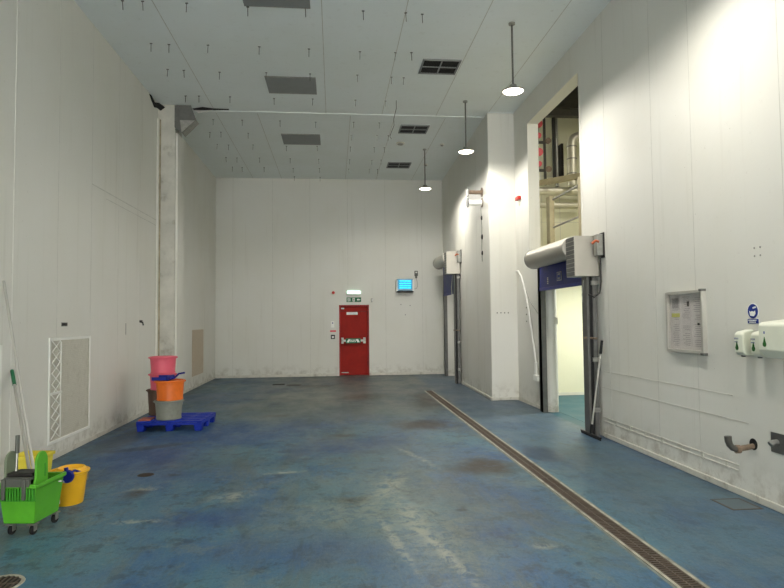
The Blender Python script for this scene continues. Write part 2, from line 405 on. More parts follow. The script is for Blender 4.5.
base('baseboard_right', [(XRN-.018, XRN, YF, 7.7, 0, .06), (XRN-.018, XRN, 9.97, YS, 0, .06), (3.07, XRN-.018, YS-.018, YS, 0, .06)], 'dirty white kerb strip along the right wall')
# column on the left
cl = MB().box(XLF, -2.985, YS, 11.92, 0, CH)
struct(cl, 'column', M['colface'], 'stained grey concrete column standing against the left wall', .01)
struct(MB().box(-2.985, -2.945, YS+.03, 11.92, 0, 5.2).box(XL, XL+.03, YS-.09, YS, 0, CH-.3), 'trim_8', M['wall'], 'white cladding edge of the column', .004)
struct(MB().box(XL+.03, XL+.05, YS-.03, YS, 0, CH-.3), 'trim_9', M['rust'], 'rust stained joint beside the column')
# annexe beyond the right wall
AH = 5.95
AX, AY0, AY1 = 8.2, 6.6, 11.95
struct(MB().box(XRN, AX, AY0-.2, AY1+.2, -.2, -.002).box(XRN+.2, AX, AY0, AY1, -.002, .001), 'floor_annexe', M['teal'], 'teal painted floor of the side room')
struct(MB().box(XRN+.2, AX, AY1, AY1+.2, 0, AH), 'wall_annexe_back', M['cream'], 'cream panelled wall seen through the openings')
struct(MB().box(AX, AX+.2, AY0, AY1+.2, 0, AH).box(XRN+.2, AX, AY0-.2, AY0, 0, AH), 'wall_annexe_side', M['cream'], 'cream side walls of the side room')
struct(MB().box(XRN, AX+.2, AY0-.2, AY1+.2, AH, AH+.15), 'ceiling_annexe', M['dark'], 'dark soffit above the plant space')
struct(MB().box(XRN+.2, AX, AY0, AY1, 2.6, 2.68), 'ceiling_side_room', M['cream'], 'cream ceiling slab of the side room')
struct(MB().box(XRN+.2, AX, AY1-.02, AY1, .0, .06), 'baseboard_annexe', M['offw'], 'pale coving strip of the side room')
t = MB()
for x in (4.35, 4.75, 5.3, 6.4): t.box(x-.004, x+.004, AY1-.0025, AY1, 2.68, AH)
for z in (3.62, 4.6): t.box(XRN+.2, AX, AY1-.0025, AY1, z-.004, z+.004)
struct(t, 'trim_10', M['seam'], 'panel joints of the cream wall')
struct(MB().tube([(3.73, 9.90, 0), (3.73, 9.90, 2.5)], .10, 28), 'trim_13', M['wall'], 'rounded white jamb of the near doorway')
# second side room behind the far doorway
struct(MB().box(XRF, 6., 12.2, 17.6, -.2, -.003), 'floor_store', M['teal'], 'floor beyond the far doorway')
struct(MB().box(XRF+.2, 6., YB+.0, YB+.2, 0, 3).box(6, 6.2, 12.2, 17.4, 0, 3).box(XRF+.2, 6, 12.2, 12.4, 0, 3).box(XRF+.2, 6.2, 12.2, 17.4, 3, 3.1), 'wall_store', M['wall'], 'white walls beyond the far doorway')

# ------------------------------------------------------------------ red door and its fittings
d = thing('door_1', 'red fire door with a push bar in the end wall', 'door', (.575, YB+.06, 0), kind='structure')
W(MB().box(D0, D0+.035, YB-.01, YB+.12, 0, DT).box(D1-.035, D1, YB-.01, YB+.12, 0, DT).box(D0, D1, YB-.01, YB+.12, DT-.035, DT), 'door_frame', M['dred'], d, bevel=.004)
W(MB().box(D0-.05, D0, YB-.02, YB, 0, DT+.05).box(D1, D1+.05, YB-.02, YB, 0, DT+.05).box(D0, D1, YB-.02, YB, DT, DT+.05), 'architrave', M['wallb'], d, bevel=.003)
W(MB().box(D0+.035, D1-.035, YB+.07, YB+.115, .012, DT-.035), 'door_leaf', M['red'], d, bevel=.003)
W(MB().box(D0+.035, D1-.035, YB+.066, YB+.07, 1.86, 1.868), 'leaf_joint', M['dark'], d)
pb = W(MB().box(D0+.06, D1-.10, YB-.02, YB+.0, .985, 1.045).box(D0+.06, D0+.13, YB-.02, YB+.07, .93, 1.1).box(D1-.17, D1-.10, YB-.02, YB+.07, .93, 1.1), 'push_bar', M['steel'], d, bevel=.006)
sg = W(MB().box(D0+.19, D1-.25, YB-.024, YB-.02, .94, 1.08), 'push_bar_sign', M['green'], d, label='green and white push bar sign')
g = MB()
for s in (-1, 1):
    cx = (D0+D1)/2-.03+s*.14
    g.prism([(cx-.02*s, YB-.026, .965), (cx+.05*s, YB-.026, .965), (cx+.0*s, YB-.026, 1.055), (cx-.06*s, YB-.026, 1.055)], (0, .002, 0))
for k in range(5): g.box(.445+k*.043, .475+k*.043, YB-.026, YB-.024, 1.015, 1.04)
for k in range(4): g.box(.46+k*.043, .49+k*.043, YB-.026, YB-.024, .975, 1.0)
W(g, 'sign_marks', M['white'], sg)
dl = W(MB().box(.36, .68, YB+.062, YB+.07, 1.765, 1.84), 'door_plate', M['galv'], d, label='small grey notice plate')
g = MB()
for k in range(6): g.box(.40+k*.043, .43+k*.043, YB+.059, YB+.062, 1.785, 1.82)
W(g, 'plate_marks', M['print'], dl)
W(MB().box(D0+.06, D0+.15, YB+.03, YB+.07, 1.93, 1.97), 'door_closer', M['galv'], d, bevel=.005)
W(MB().box(D0+.06, D0+.27, YB+.066, YB+.07, .08, .10), 'leaf_label', M['galv'], d)
for z in (.3, 1.0, 1.75): W(MB().tube([(D1-.03, YB+.06, z), (D1-.03, YB+.06, z+.1)], .012, 10), 'hinge', M['dark'], d)

e = thing('emergency_light', 'lit white emergency light box above the green exit sign', 'light', (.56, YB, 2.33))
W(MB().box(.36, .76, YB-.05, YB, 2.345, 2.375).box(.36, .40, YB-.05, YB, 2.34, 2.44), 'housing', M['offw'], e, bevel=.004)
W(MB().box(.375, .76, YB-.06, YB-.002, 2.37, 2.455), 'diffuser', M['exitlit'], e, bevel=.01)
e = thing('exit_sign', 'green exit sign with running figure and arrow above the red door', 'sign', (.57, YB, 2.13))
W(MB().box(.36, .785, YB-.012, YB, 2.135, 2.27), 'panel', M['green'], e, bevel=.002)
yy = YB-.015; g = MB()
for k in range(4): g.box(.385, .45, yy, YB-.011, 2.155+k*.026, 2.167+k*.026)
g.box(.455, .47, yy, YB-.011, 2.155, 2.245)
W(g, 'lettering', M['white'], e)
W(MB().box(.535, .60, yy, YB-.011, 2.15, 2.255), 'doorway_symbol', M['white'], e)
W(MB().prism([(.66, yy, 2.203), (.70, yy, 2.245), (.70, yy, 2.218), (.755, yy, 2.218), (.755, yy, 2.188), (.70, yy, 2.188), (.70, yy, 2.161)], (0, .004, 0)), 'arrow_symbol', M['white'], e)
g = MB(); yy = YB-.018
g.lathe([(0, 0), (.009, 0), (.009, .003)], 10, (.567, yy, 2.24), 'y')
g.prism([(.56, yy, 2.225), (.578, yy, 2.228), (.585, yy, 2.205), (.592, yy, 2.175), (.583, yy, 2.173), (.573, yy, 2.195), (.56, yy, 2.165), (.545, yy, 2.165), (.558, yy, 2.2)], (0, .003, 0))
W(g, 'running_figure', M['green'], e)
k = thing('alarm_sounder', 'small dark red wall sounder left of the green exit sign', 'alarm', (-.03, YB, 2.36))
W(MB().box(-.07, .01, YB-.03, YB, 2.36, 2.44), 'back_box', M['offw'], k, bevel=.006)
W(MB().lathe([(.045, 0), (.04, -.05), (.0, -.06)], 20, (-.02, YB-.02, 2.41), 'y'), 'dome', M['alarm'], k)
o = MB().box(1.07, 1.13, YB-.03, YB, 2.13, 2.25); tag(o.build('door_contact_box', M['galv'], bevel=.008), 'small grey box on the wall right of the exit sign', 'box')
k = thing('access_switch', 'white switch plate with a blue button left of the red door', 'switch', (-.04, YB, 1.40))
W(MB().box(-.09, .0, YB-.02, YB, 1.40, 1.58), 'plate', M['white'], k, bevel=.004)
W(MB().lathe([(.02, 0), (.018, -.015), (0, -.016)], 14, (-.045, YB-.02, 1.53), 'y'), 'button', M['navy'], k)
tag(MB().box(-.12, .05, YB-.008, YB, 1.27, 1.32).build('warning_strip', M['valve']), 'narrow red and white strip label below the switch plate', 'label')
k = thing('call_point', 'small black and white fire call point beside the red door', 'call point', (-.04, YB, 1.07))
W(MB().box(-.10, .02, YB-.03, YB, 1.07, 1.19), 'housing', M['dark'], k, bevel=.006)
W(MB().box(-.07, -.01, YB-.034, YB-.03, 1.10, 1.15), 'press_panel', M['white'], k)

# fly killer
k = thing('insect_killer', 'glowing blue electric insect killer on the end wall', 'insect killer', (2.06, YB, 2.43))
W(MB().box(1.82, 2.31, YB-.13, YB, 2.44, 2.80), 'housing', M['cyanb'], k, bevel=.03, seg=3)
W(MB().box(1.86, 2.27, YB-.137, YB-.13, 2.50, 2.77), 'glow_panel', emis('blue_lit_glue_board', (20, 140, 175), .45), k, bevel=.01)
for z in (2.53, 2.59, 2.66, 2.73): W(MB().tube([(1.9, YB-.155, z), (2.23, YB-.155, z)], .015, 12), 'tube', M['cyan'], k)
for xa, xb in ((1.80, 1.835), (2.28, 2.33)): W(MB().box(xa, xb, YB-.16, YB, 2.43, 2.77), 'end_cap', M['white'], k, bevel=.012)
W(MB().box(1.82, 2.31, YB-.16, YB, 2.40, 2.44), 'catch_tray', M['dark'], k, bevel=.008)
k = thing('fused_switch', 'grey isolator switch above the right of the insect killer', 'switch', (2.42, YB, 2.84))
W(MB().box(2.36, 2.46, YB-.05, YB, 2.88, 3.04).box(2.38, 2.44, YB-.04, YB, 2.82, 2.88), 'housing', M['greypl'], k, bevel=.012)
W(MB().box(2.385, 2.435, YB-.056, YB-.05, 2.97, 3.01), 'rocker', M['white'], k)
tag(MB().tube([(2.41, YB-.02, 2.83), (2.44, YB-.02, 2.72), (2.45, YB-.02, 2.6), (2.42, YB-.02, 2.52), (2.33, YB-.02, 2.50)], .007, 8).build('power_cable', M['galv']), 'thin grey cable from the isolator to the insect killer', 'cable')
for i, (x, z, s) in enumerate(((1.95, 2.05, 'upper left'), (2.22, 2.02, 'upper right'), (2.08, 1.75, 'lowest'))):
    tag(MB().lathe([(.018, 0), (.018, -.012), (0, -.014)], 12, (x, YB, z), 'y').build('wall_plug', M['galv']), f'{s} small grey plug below the insect killer', 'plug', 'plugs in the end wall')

# ------------------------------------------------------------------ ceiling things
for i, (y0, y1, w) in enumerate(((7.0, 7.70, 'nearest'), (9.95, 10.68, 'middle'), (13.04, 13.8, 'farthest'))):
    k = thing('ceiling_plate', f'{w} of the three grey rectangular plates on the ceiling', 'ceiling plate', (-.72, (y0+y1)/2, CH), group='grey ceiling plates')
    W(MB().box(-1.15, -.29, y0, y1, CH-.012, CH), 'plate', M['ceilgrey'], k, bevel=.003)
    for ya in (y0, y1-.012): W(MB().box(-1.15, -.29, ya, ya+.012, CH-.016, CH), 'edge_strip', M['galv'], k)
for y0, w in ((9.1, 'nearest'), (12.27, 'middle'), (15.25, 'farthest')):
    y1 = y0+.52
    k = thing('ceiling_grille', f'{w} of the three black ceiling grilles in four panes', 'grille', (1.74, (y0+y1)/2, CH), group='black ceiling grilles')
    f = MB(); z0 = CH-.022
    f.box(1.43, 2.05, y0-.01, y0+.02, z0, CH).box(1.43, 2.05, y1-.02, y1+.01, z0, CH).box(1.43, 1.455, y0, y1, z0, CH).box(2.025, 2.05, y0, y1, z0, CH)
    f.box(1.73, 1.752, y0, y1, z0, CH).box(1.43, 2.05, (y0+y1)/2-.008, (y0+y1)/2+.008, z0, CH)
    W(f, 'frame', M['ceilgrey'], k)
    W(MB().box(1.44, 2.04, y0, y1, CH-.004, CH-.001), 'back_plate', M['black'], k)
    s = MB()
    for q in range(22):
        xx = 1.46+q*.0262; s.box(xx, xx+.008, y0+.02, y1-.02, CH-.016, CH-.006)
    W(s, 'slats', M['black'], k)
# threaded hooks left in the ceiling
hk = thing('ceiling_hook', 'thin dark steel hook hanging from the ceiling panels', 'hook', group='steel hooks hanging from the ceiling')
MB().box(-.018, .018, -.008, .008, -.01, 0).build('top_plate', M['dsteel'], hk)
MB().tube([(0, 0, 0), (0, 0, -.125)], .005, 8).build('rod', M['dsteel'], hk)
first = True
cols = (-2.68, -2.43, -1.87, -1.10, -.37, .42, .98, 1.22)
rows = (7.73, 8.9, 9.82, 10.95, 12.19, 13.03, 13.94, 15.06, 16.0, 16.95)
skip = {(1.22, 10.95), (1.22, 12.19), (-2.68, 12.19), (-.37, 13.03), (-1.10, 13.03), (-2.68, 16.95), (-2.43, 16.95), (-1.87, 16.95), (.42, 16.95), (.98, 16.95), (1.22, 16.95)}
for y in rows:
    for x in cols:
        if (x, y) in skip: continue
        xx, yy = x+random.uniform(-.015, .015), y+random.uniform(-.03, .03)
        if first: hk.location = (xx, yy, CH); o = hk; first = False
        else: o = dup(hk, (xx, yy, CH))
        o.rotation_euler = (random.uniform(-.06, .06), random.uniform(-.06, .06), random.uniform(-.3, .3))
# hanging loop of wire near the middle grille
tag(MB().tube([(1.19, 10.9, CH), (1.2, 11.0, CH-.12), (1.17, 11.2, CH-.25), (1.19, 11.35, CH-.33), (1.15, 11.45, CH-.42), (1.12, 11.5, CH-.5), (1.15, 11.5, CH-.55)], .006, 8).build('hanging_wire', M['dsteel']), 'thin loop of wire hanging from the ceiling beside the grilles', 'wire')
for x, y, r, lab in ((1.567, 13.56, .10, 'white round smoke detector between the middle and far grilles'), (2.557, 13.58, .05, 'small round sensor on the ceiling near the far pendant lamp'), (2.45, 15.4, .05, 'tiny round sensor on the ceiling farthest from the viewer')):
    k = thing('smoke_detector', lab, 'detector', (x, y, CH))
    MB().lathe([(r, 0), (r, -.02), (r*.8, -.03)], 24).build('base', M['offw'], k)
    MB().lathe([(r*.75, -.03), (r*.55, -.05), (0, -.055)], 24).build('sensor', M['galv'], k)
# pendant lamps
SPOT, DISC, SKY = 30, 40, 9.8
LAMPS = ((2.5, 1.9), (2.5, 4.9), (2.5, 7.886), (2.5, 10.84), (2.21, 14.01))
names = ('pendant lamp right above the viewer', 'pendant lamp hanging over the right wall notices', 'nearest visible', 'middle visible', 'farthest')
lamp0 = None
for i, (x, y) in enumerate(LAMPS):
    lab = f'{names[i]} of the rod hung round ceiling lamps' if i > 1 else 'rod hung round ' + names[i]
    if lamp0 is None:
        lamp0 = k = thing('pendant_lamp', lab, 'lamp', (x, y, 4.76), group='rod hung ceiling lamps')
        MB().lathe([(.045, .98), (.045, .955), (.012, .945)], 20).build('canopy', M['galv'], k)
        MB().tube([(0, 0, .95), (0, 0, .08)], .014, 12).build('rod', M['dsteel'], k)
        MB().lathe([(.02, .10), (.05, .095), (.06, .05), (.15, .02), (.155, 0), (.145, 0), (.14, .012), (0, .02)], 40).build('housing', M['galv'], k)
        MB().lathe([(0, -.022), (.08, -.018), (.125, -.004), (.138, .010)], 40).build('lens', M['lens'], k)
    else:
        dup(lamp0, (x, y, 4.76), None, lab)
    L = bpy.data.lights.new('pendant_beam', 'SPOT'); L.energy = SPOT*(1, 1, 1.1, 2.0, 2.6)[i]; L.spot_size = math.radians(170); L.spot_blend = .25
    L.color = (1, .955, .875); L.shadow_soft_size = .11
    o = bpy.data.objects.new('pendant_beam', L); COL.objects.link(o); o.location = (x, y, 4.72)
    L = bpy.data.lights.new('pendant_disc', 'AREA'); L.shape = 'DISK'; L.size = .26; L.energy = DISC; L.color = (1, .955, .875)
    o = bpy.data.objects.new('pendant_disc', L); COL.objects.link(o); o.location = (x, y, 4.725)
# torn flashing at the head of the column
k = thing('bent_flashing', 'bent grey sheet metal flashing at the head of the column', 'flashing', (-2.85, 11.55, 5.2))
W(MB().prism([(-3.0, YS-.012, CH-.01), (-2.70, YS-.012, CH-.01), (-2.60, YS-.012, 5.46), (-2.86, YS-.012, 5.19), (-3.0, YS-.012, 5.30)], (0, .012, 0)), 'front_sheet', M['dsteel'], k)
W(MB().prism([(-2.70, YS-.012, CH-.01), (-2.60, YS-.012, 5.46), (-2.86, YS-.012, 5.19), (-2.86, 11.7, 5.19), (-2.60, 11.7, 5.46), (-2.70, 11.7, CH-.01)][0:0] or [(-2.60, YS-.012, 5.46), (-2.86, YS-.012, 5.19), (-2.86, 11.66, 5.19), (-2.60, 11.66, 5.46)], (-.006, 0, .006)), 'side_sheet', M['galv'], k)
W(MB().prism([(-2.90, YS-.016, 5.44), (-2.62, YS-.016, 5.44), (-2.87, YS-.016, 5.20)], (0, .004, 0)), 'fold', M['galv'], k)
k = thing('ceiling_tear', 'white strip and black gap torn beside the column head', 'torn strip', (-2.4, 11.62, CH))
W(MB().prism([(-2.70, 11.66, CH-.01), (-2.60, 11.60, CH-.09), (-2.32, 11.60, CH-.02), (-2.36, 11.66, CH-.008)], (0, .01, 0)), 'loose_strip', M['white'], k)
W(MB().prism([(-2.72, 11.60, CH-.004), (-2.5, 11.5, CH-.004), (-2.3, 11.56, CH-.004), (-2.02, 11.57, CH-.004), (-2.02, 11.63, CH-.004), (-2.35, 11.67, CH-.004), (-2.7, 11.67, CH-.004)], (0, 0, .003)), 'gap', M['black'], k)
tag(MB().prism([(XL, 10.85, CH-.02), (XL, 10.95, CH-.01), (XL+.03, 11.05, CH-.10), (XL+.06, 11.2, CH-.05), (XL+.12, 11.38, CH-.07), (XL+.05, 11.36, CH-.14), (XL+.02, 11.25, CH-.13), (XL+.01, 11.12, CH-.17), (XL, 11.0, CH-.10)], (.015, 0, 0)).build('torn_membrane', M['black']), 'ragged black torn membrane at the top of the left wall', 'torn membrane')

# ------------------------------------------------------------------ left wall things
def mesh_vent(y0, y1, z0, z1, lab, lattice=True):
    k = thing('mesh_vent', lab, 'vent', (XL, (y0+y1)/2, z0), group='mesh covered wall openings')
    f = MB()
    frame4(f, XL, XL+.014, y0, y1, z0, z1, .035)
    W(f, 'frame', M['white'], k, bevel=.004)
    W(MB().box(XL, XL+.004, y0+.03, y1-.03, z0+.03, z1-.03), 'mesh_panel', M['mesh'], k)
    g = MB()
    n = int((z1-z0-.1)/.024)
    for q in range(n): g.box(XL+.004, XL+.006, y0+.035, y1-.035, z0+.045+q*.024, z0+.048+q*.024)
    for q in range(int((y1-y0-.1)/.024)): g.box(XL+.004, XL+.006, y0+.045+q*.024, y0+.048+q*.024, z0+.035, z1-.035)
    W(g, 'mesh_wires', M['base'], k)
    if lattice:
        g = MB(); zs = z0+.06; a, b = y0+.07, y0+.27
        m = 9; st = (z1-z0-.1)/m
        for ph in (0, 1):
            pts = [(XL+.012, a if (q+ph) % 2 else b, zs+q*st) for q in range(m+1)]
            g.tube(pts, .007, 6)
        g.box(XL+.006, XL+.02, a-.02, b+.04, (z0+z1)/2-.05, (z0+z1)/2-.02).box(XL+.006, XL+.014, b+.02, b+.04, z0+.05, z1-.05)
        W(g, 'lattice', M['white'], k)
    return k
mesh_vent(7.22, 8.39, .19, 1.43, 'white framed mesh vent low on the left wall beyond the mop bucket')
mesh_vent(5.05, 6.24, .19, 1.39, 'white framed mesh vent low on the left wall at the edge of view')
k = thing('wall_vent', 'beige fine mesh vent low on the left wall beyond the column', 'vent', (XLF, 14.92, .33))
W(MB().box(XLF, XLF+.006, 14.45, 15.65, .30, 1.41), 'mesh_panel', M['beige'], k)
g = MB()
for q in range(44): g.box(XLF+.006, XLF+.009, 14.46, 15.64, .32+q*.025, .324+q*.025)
W(g, 'mesh_wires', M['colface'], k)
k = thing('wall_tag', 'small black rating tag above the mesh vent', 'tag', (XL, 7.61, 1.565))
W(MB().box(XL, XL+.006, 7.53, 7.69, 1.562, 1.612), 'plate', M['galv'], k)
g = MB()
for q in range(5): g.box(XL+.006, XL+.008, 7.54+q*.03, 7.562+q*.03, 1.57, 1.604)
W(g, 'marks', M['black'], k)
tag(MB().box(XL, XL+.004, 9.75, 9.775, 1.41, 1.59).build('wall_slot_cover', M['galv'], bevel=.001), 'narrow vertical slot plate on the left wall', 'plate')
k = thing('wall_hook', 'small black hook on the left wall near the column', 'hook', (XL, 10.5, 1.58))
W(MB().box(XL, XL+.01, 10.42, 10.56, 1.60, 1.64), 'back_plate', M['dark'], k)
W(MB().tube([(XL+.01, 10.44, 1.61), (XL+.05, 10.44, 1.60), (XL+.06, 10.44, 1.55)], .012, 8), 'hook_arm', M['black'], k)

# ------------------------------------------------------------------ pallet with tubs
PAX, PAY = -2.40, 9.42
pl = thing('pallet', 'blue plastic pallet under the stacked tubs by the left wall', 'pallet', (PAX, PAY, 0), math.radians(-3))
hw, hd = .475, .41
t = MB()
for q in range(6):
    y = -hd+q*(2*hd-.075)/5; t.box(-hw, hw, y, y+.075, .125, .15)
for q in range(5):
    x = -hw+q*(2*hw-.07)/4; t.box(x, x+.07, -hd, hd, .118, .142)
t.build('deck', M['bluepl'], pl, bevel=.004)
t = MB()
for x in (-hw, -.06, hw-.12):
    t.box(x, x+.12, -hd, hd, .095, .12)
for y in (-hd, hd-.05): t.box(-hw, hw, y, y+.05, .09, .122)
t.build('bearer', M['bluepl'], pl, bevel=.004)
for x in (-hw, -.06, hw-.12):
    for y in (-hd, -.06, hd-.12):
        MB().taper((x+.012, x+.108, y+.012, y+.108), (x, x+.12, y, y+.12), 0, .1).build('foot', M['bluepl'], pl, bevel=.006)
def tub(name, lab, m, x, y, z, r0, r1, h, grp='round plastic tubs stacked on the pallet', lugs=True, rz=0.):
    k = thing(name, lab, 'tub', (x, y, z), rz, grp)
    MB().lathe([(0, 0), (r0-.01, 0), (r0, .01), (r0, .02), (r0-.006, .035), (r1, h-.03), (r1, h-.012), (r1-.014, h-.012), (r0-.018, .03), (0, .02)], 48).build('body', m, k)
    MB().lathe([(r1-.004, h-.038), (r1+.009, h-.036), (r1+.013, h-.01), (r1+.008, h), (r1-.012, h), (r1-.014, h-.012)], 48).build('rim', m, k)
    if lugs:
        for s in (-1, 1):
            MB().box(s*(r1+.004)-.02, s*(r1+.004)+.02, -.05, .05, h-.03, h-.006).build('handle_lug', m, k, bevel=.008)
    return k
tub('tub', 'grey round tub at the front of the blue pallet', M['greytub'], -2.485, 9.24, .15, .183, .196, .285, rz=.1)
tub('tub', 'orange round tub standing on the grey tub', M['orange'], -2.47, 9.24, .435, .19, .20, .295, rz=.3)
tub('tub', 'dark brown tub behind the grey tub, under the pinks', M['brown'], -2.735, 9.70, .15, .178, .192, .40)
tub('tub', 'lower of the two pink tubs, on the brown tub', M['pink'], -2.69, 9.64, .55, .182, .188, .25)
tub('tub', 'upper pink tub at the top of the tall stack', M['pink'], -2.685, 9.64, .80, .184, .192, .265)
tag(MB().box(-2.88, -2.71, 9.08, 9.33, .15, .168).build('flat_tray', M['terra'], bevel=.004), 'flat terracotta tray on the near left corner of the pallet', 'tray')
dp = thing('dustpan', 'blue plastic dustpan lying across the orange tub', 'dustpan', (-2.52, 9.22, .735), math.radians(-8))
MB().taper((-.16, .06, -.12, .12), (-.17, .07, -.13, .13), 0, .02).box(-.17, .07, .11, .13, 0, .06).box(-.17, .07, -.13, -.115, 0, .05).box(.05, .07, -.13, .13, 0, .07).build('pan', M['navy'], dp, bevel=.004)
MB().tube([(.06, 0, .03), (.11, 0, .025), (.15, 0, .05), (.19, 0, .09), (.28, 0, .105)], .014, 10).build('handle', M['navy'], dp)

# ------------------------------------------------------------------ mop bucket on wheels
bk = thing('mop_bucket', 'green wheeled mop bucket with a wringer in the left foreground', 'bucket', (-2.355, 4.95, 0), math.radians(-7))
def hollow(mb, b, t, z0, z1, th):          # open-topped tapered box with walls
    def ring(r, z): return [mb.bm.verts.new(p) for p in ((r[0], r[2], z), (r[1], r[2], z), (r[1], r[3], z), (r[0], r[3], z))]
    bi = (b[0]+th, b[1]-th, b[2]+th, b[3]-th); ti = (t[0]+th, t[1]-th, t[2]+th, t[3]-th)
    A, B, Cc, D = ring(b, z0), ring(t, z1), ring(ti, z1), ring(bi, z0+th)
    for P, Q in ((A, B), (B, Cc), (Cc, D)):
        for i in range(4): mb.bm.faces.new((P[i], P[(i+1) % 4], Q[(i+1) % 4], Q[i]))
    mb.bm.faces.new(A[::-1]); mb.bm.faces.new(D)
    return mb
hollow(MB(), (-.135, .135, -.175, .135), (-.165, .165, -.205, .165), .085, .355, .008).build('body', M['lime'], bk, bevel=.012, seg=3)
MB().box(-.178, .178, -.218, -.195, .335, .36).box(-.178, .178, .152, .18, .335, .36).box(-.178, -.158, -.195, .152, .335, .36).box(.158, .178, -.195, .152, .335, .36).build('rim', M['lime'], bk, bevel=.005)
MB().tube([(.17, .08, .31), (.20, .09, .312), (.26, .02, .32)], .006, 8).build('bail_handle', M['galv'], bk)
w = MB()
for q in range(13):
    x = -.15+q*.0245; w.prism([(x, -.222, .335), (x, -.19, .235), (x, -.205, .335)], (.012, 0, 0)); w.box(x, x+.012, -.225, -.2, .25, .335)
w.box(-.155, .155, -.21, -.2, .245, .335)
w.build('ribbed_basket', M['dlime'], bk)
def plate(xc, m, lab=None):                 # tall rounded wringer cheek
    p = []
    for i in range(15):
        a = PI*i/14; p.append((xc, -.10+.07*math.cos(a), .545+.075*math.sin(a)))
    p += [(xc, -.17, .44), (xc, -.215, .32), (xc, -.13, .24), (xc, -.02, .24), (xc, -.02, .33)]
    o = MB().prism(p, (.022, 0, 0)).build('side_plate', m, bk, bevel=.005)
    if lab: o['label'] = lab
    return o
o = plate(.125, M['lime']); 
MB().box(.117, .150, -.075, -.06, .42, .52).build('plate_slot', M['dlime'], o)
plate(-.147, M['ggrey'], 'grey side plate')
MB().box(-.12, .12, -.20, -.03, .385, .405).box(-.12, .12, -.225, -.20, .345, .40).box(-.12, -.085, -.236, -.222, .26, .40).box(.06, .095, -.236, -.222, .26, .40).build('press_frame', M['greypl'], bk, bevel=.005)
MB().box(-.11, .11, -.18, -.05, .405, .43).box(-.10, .10, -.05, -.035, .25, .43).build('press_plate', M['dark'], bk, bevel=.006)
MB().tube([(-.08, -.12, .41), (-.085, -.10, .50), (-.095, -.08, .66)], .010, 10).build('lever', M['galv'], bk)
MB().tube([(-.094, -.085, .60), (-.10, -.075, .70), (-.102, -.072, .735)], .017, 12).build('lever_grip', M['greypl'], bk)
for x, y in ((-.09, -.14), (.10, -.14), (-.09, .12), (.11, .12)):
    c = MB().box(x-.035, x+.035, y-.03, y+.03, .076, .086).box(x-.022, x-.017, y-.016, y+.024, .03, .078).box(x+.017, x+.022, y-.016, y+.024, .03, .078).build('caster', M['galv'], bk)
    MB().lathe([(.010, -.014), (.034, -.014), (.038, -.008), (.038, .008), (.034, .014), (.010, .014)], 24, (x, y+.005, .038), 'x').build('wheel', M['black'], c)
    MB().lathe([(.013, -.0165), (.013, .0165)], 16, (x, y+.005, .038), 'x').build('hub', M['galv'], c)

def handle_tool(name, lab, cat, p0, p1, r, m, grip=None, gl=.2, head=None):
    p0, p1 = Vector(p0), Vector(p1); dv = (p1-p0).normalized()
    k = thing(name, lab, cat, p0)
    W(MB().tube([p0, p1], r, 14), 'handle', m, k)
    if grip: W(MB().tube([p1-dv*gl, p1+dv*.01], r+.004, 14), 'grip', grip, k)
    W(MB().tube([p0, p0+dv*.12], r+.006, 14), 'socket', M['galv'], k)
    return k
handle_tool('mop', 'long grey aluminium mop handle leaning from the green bucket to the wall', 'mop', (-2.36, 5.00, .30), (-3.24, 6.15, 2.02), .0125, M['alu'])
handle_tool('mop', 'mop with a dark green grip standing in the green bucket', 'mop', (-2.375, 5.00, .22), (-3.285, 6.42, 1.115), .0135, M['alu'], M['gripg'], .26)
for kx, ky, lab in ((-2.335, 5.04, 'x'),):
    pass

# narrow the wheeled bucket a little
for c in bk.children:
    c.scale.x = .87
    if c.name.split('.')[0] in ('body', 'rim', 'ribbed_basket', 'press_frame', 'bail_handle', 'press_plate'): c.scale.z = 1.09
# yellow buckets
yb = thing('yellow_bucket', 'yellow plastic bucket with pouring lip right of the green mop bucket', 'bucket', (-2.37, 5.60, 0), math.radians(0), 'yellow buckets')
MB().lathe([(0, 0), (.115, 0), (.12, .01), (.152, .27), (.152, .285), (.146, .285), (.114, .014), (0, .012)], 48).build('body', M['yellow'], yb)
MB().lathe([(.150, .262), (.166, .268), (.172, .285), (.162, .292), (.146, .290), (.146, .275)], 48).build('rim', M['yellow'], yb)
MB().prism([(-.06, -.150, .285), (.06, -.150, .285), (.02, -.195, .292), (-.02, -.195, .292)], (0, 0, -.02)).build('pouring_lip', M['yellow'], yb, bevel=.006)
MB().lathe([(.07, .25), (.105, .31), (.11, .31), (.125, .285), (.135, .285), (.135, .27), (.11, .26), (.075, .24)], 32, (.01, .03, 0)).build('wringer_cone', M['yellow'], yb)
MB().tube(arc((0, 0, .27), .168, 0, PI, (1, 0, 0), (0, .35, -.93), 16), .0045, 8).build('bail_handle', M['galv'], yb)
q = MB().box(-.022, .018, -.004, .002, -.03, .03).build('sticker', M['white'], yb); q.location = (-.035, -.118, .06); q.rotation_euler = (-.12, 0, -.3)
q2 = MB().box(-.01, .006, -.006, -.003, -.016, .016).build('sticker_mark', M['black'], q)
sc = thing('dish_brush', 'dark blue round brush resting on the rim of the yellow bucket', 'brush', (-2.30, 5.405, .28))
MB().lathe([(0, .02), (.05, .016), (.058, 0), (.05, -.018), (0, -.02)], 28, (0, 0, 0), 'y').build('brush_head', M['navy'], sc)
MB().tube([(-.005, 0, .04), (-.012, .0, .075)], .017, 12).build('handle', M['navy'], sc)
MB().tube([(.0, .012, .02), (.03, .08, .03), (.05, .14, .0)], .010, 10).build('stem', M['navy'], sc)
yc = thing('yellow_bucket', 'paler yellow bucket mostly hidden behind the green mop bucket', 'bucket', (-2.88, 6.0, 0), math.radians(-8), 'yellow buckets')
hollow(MB(), (-.11, .11, -.1, .1), (-.135, .135, -.13, .13), 0, .355, .008).build('body', M['pyel'], yc, bevel=.015, seg=3)
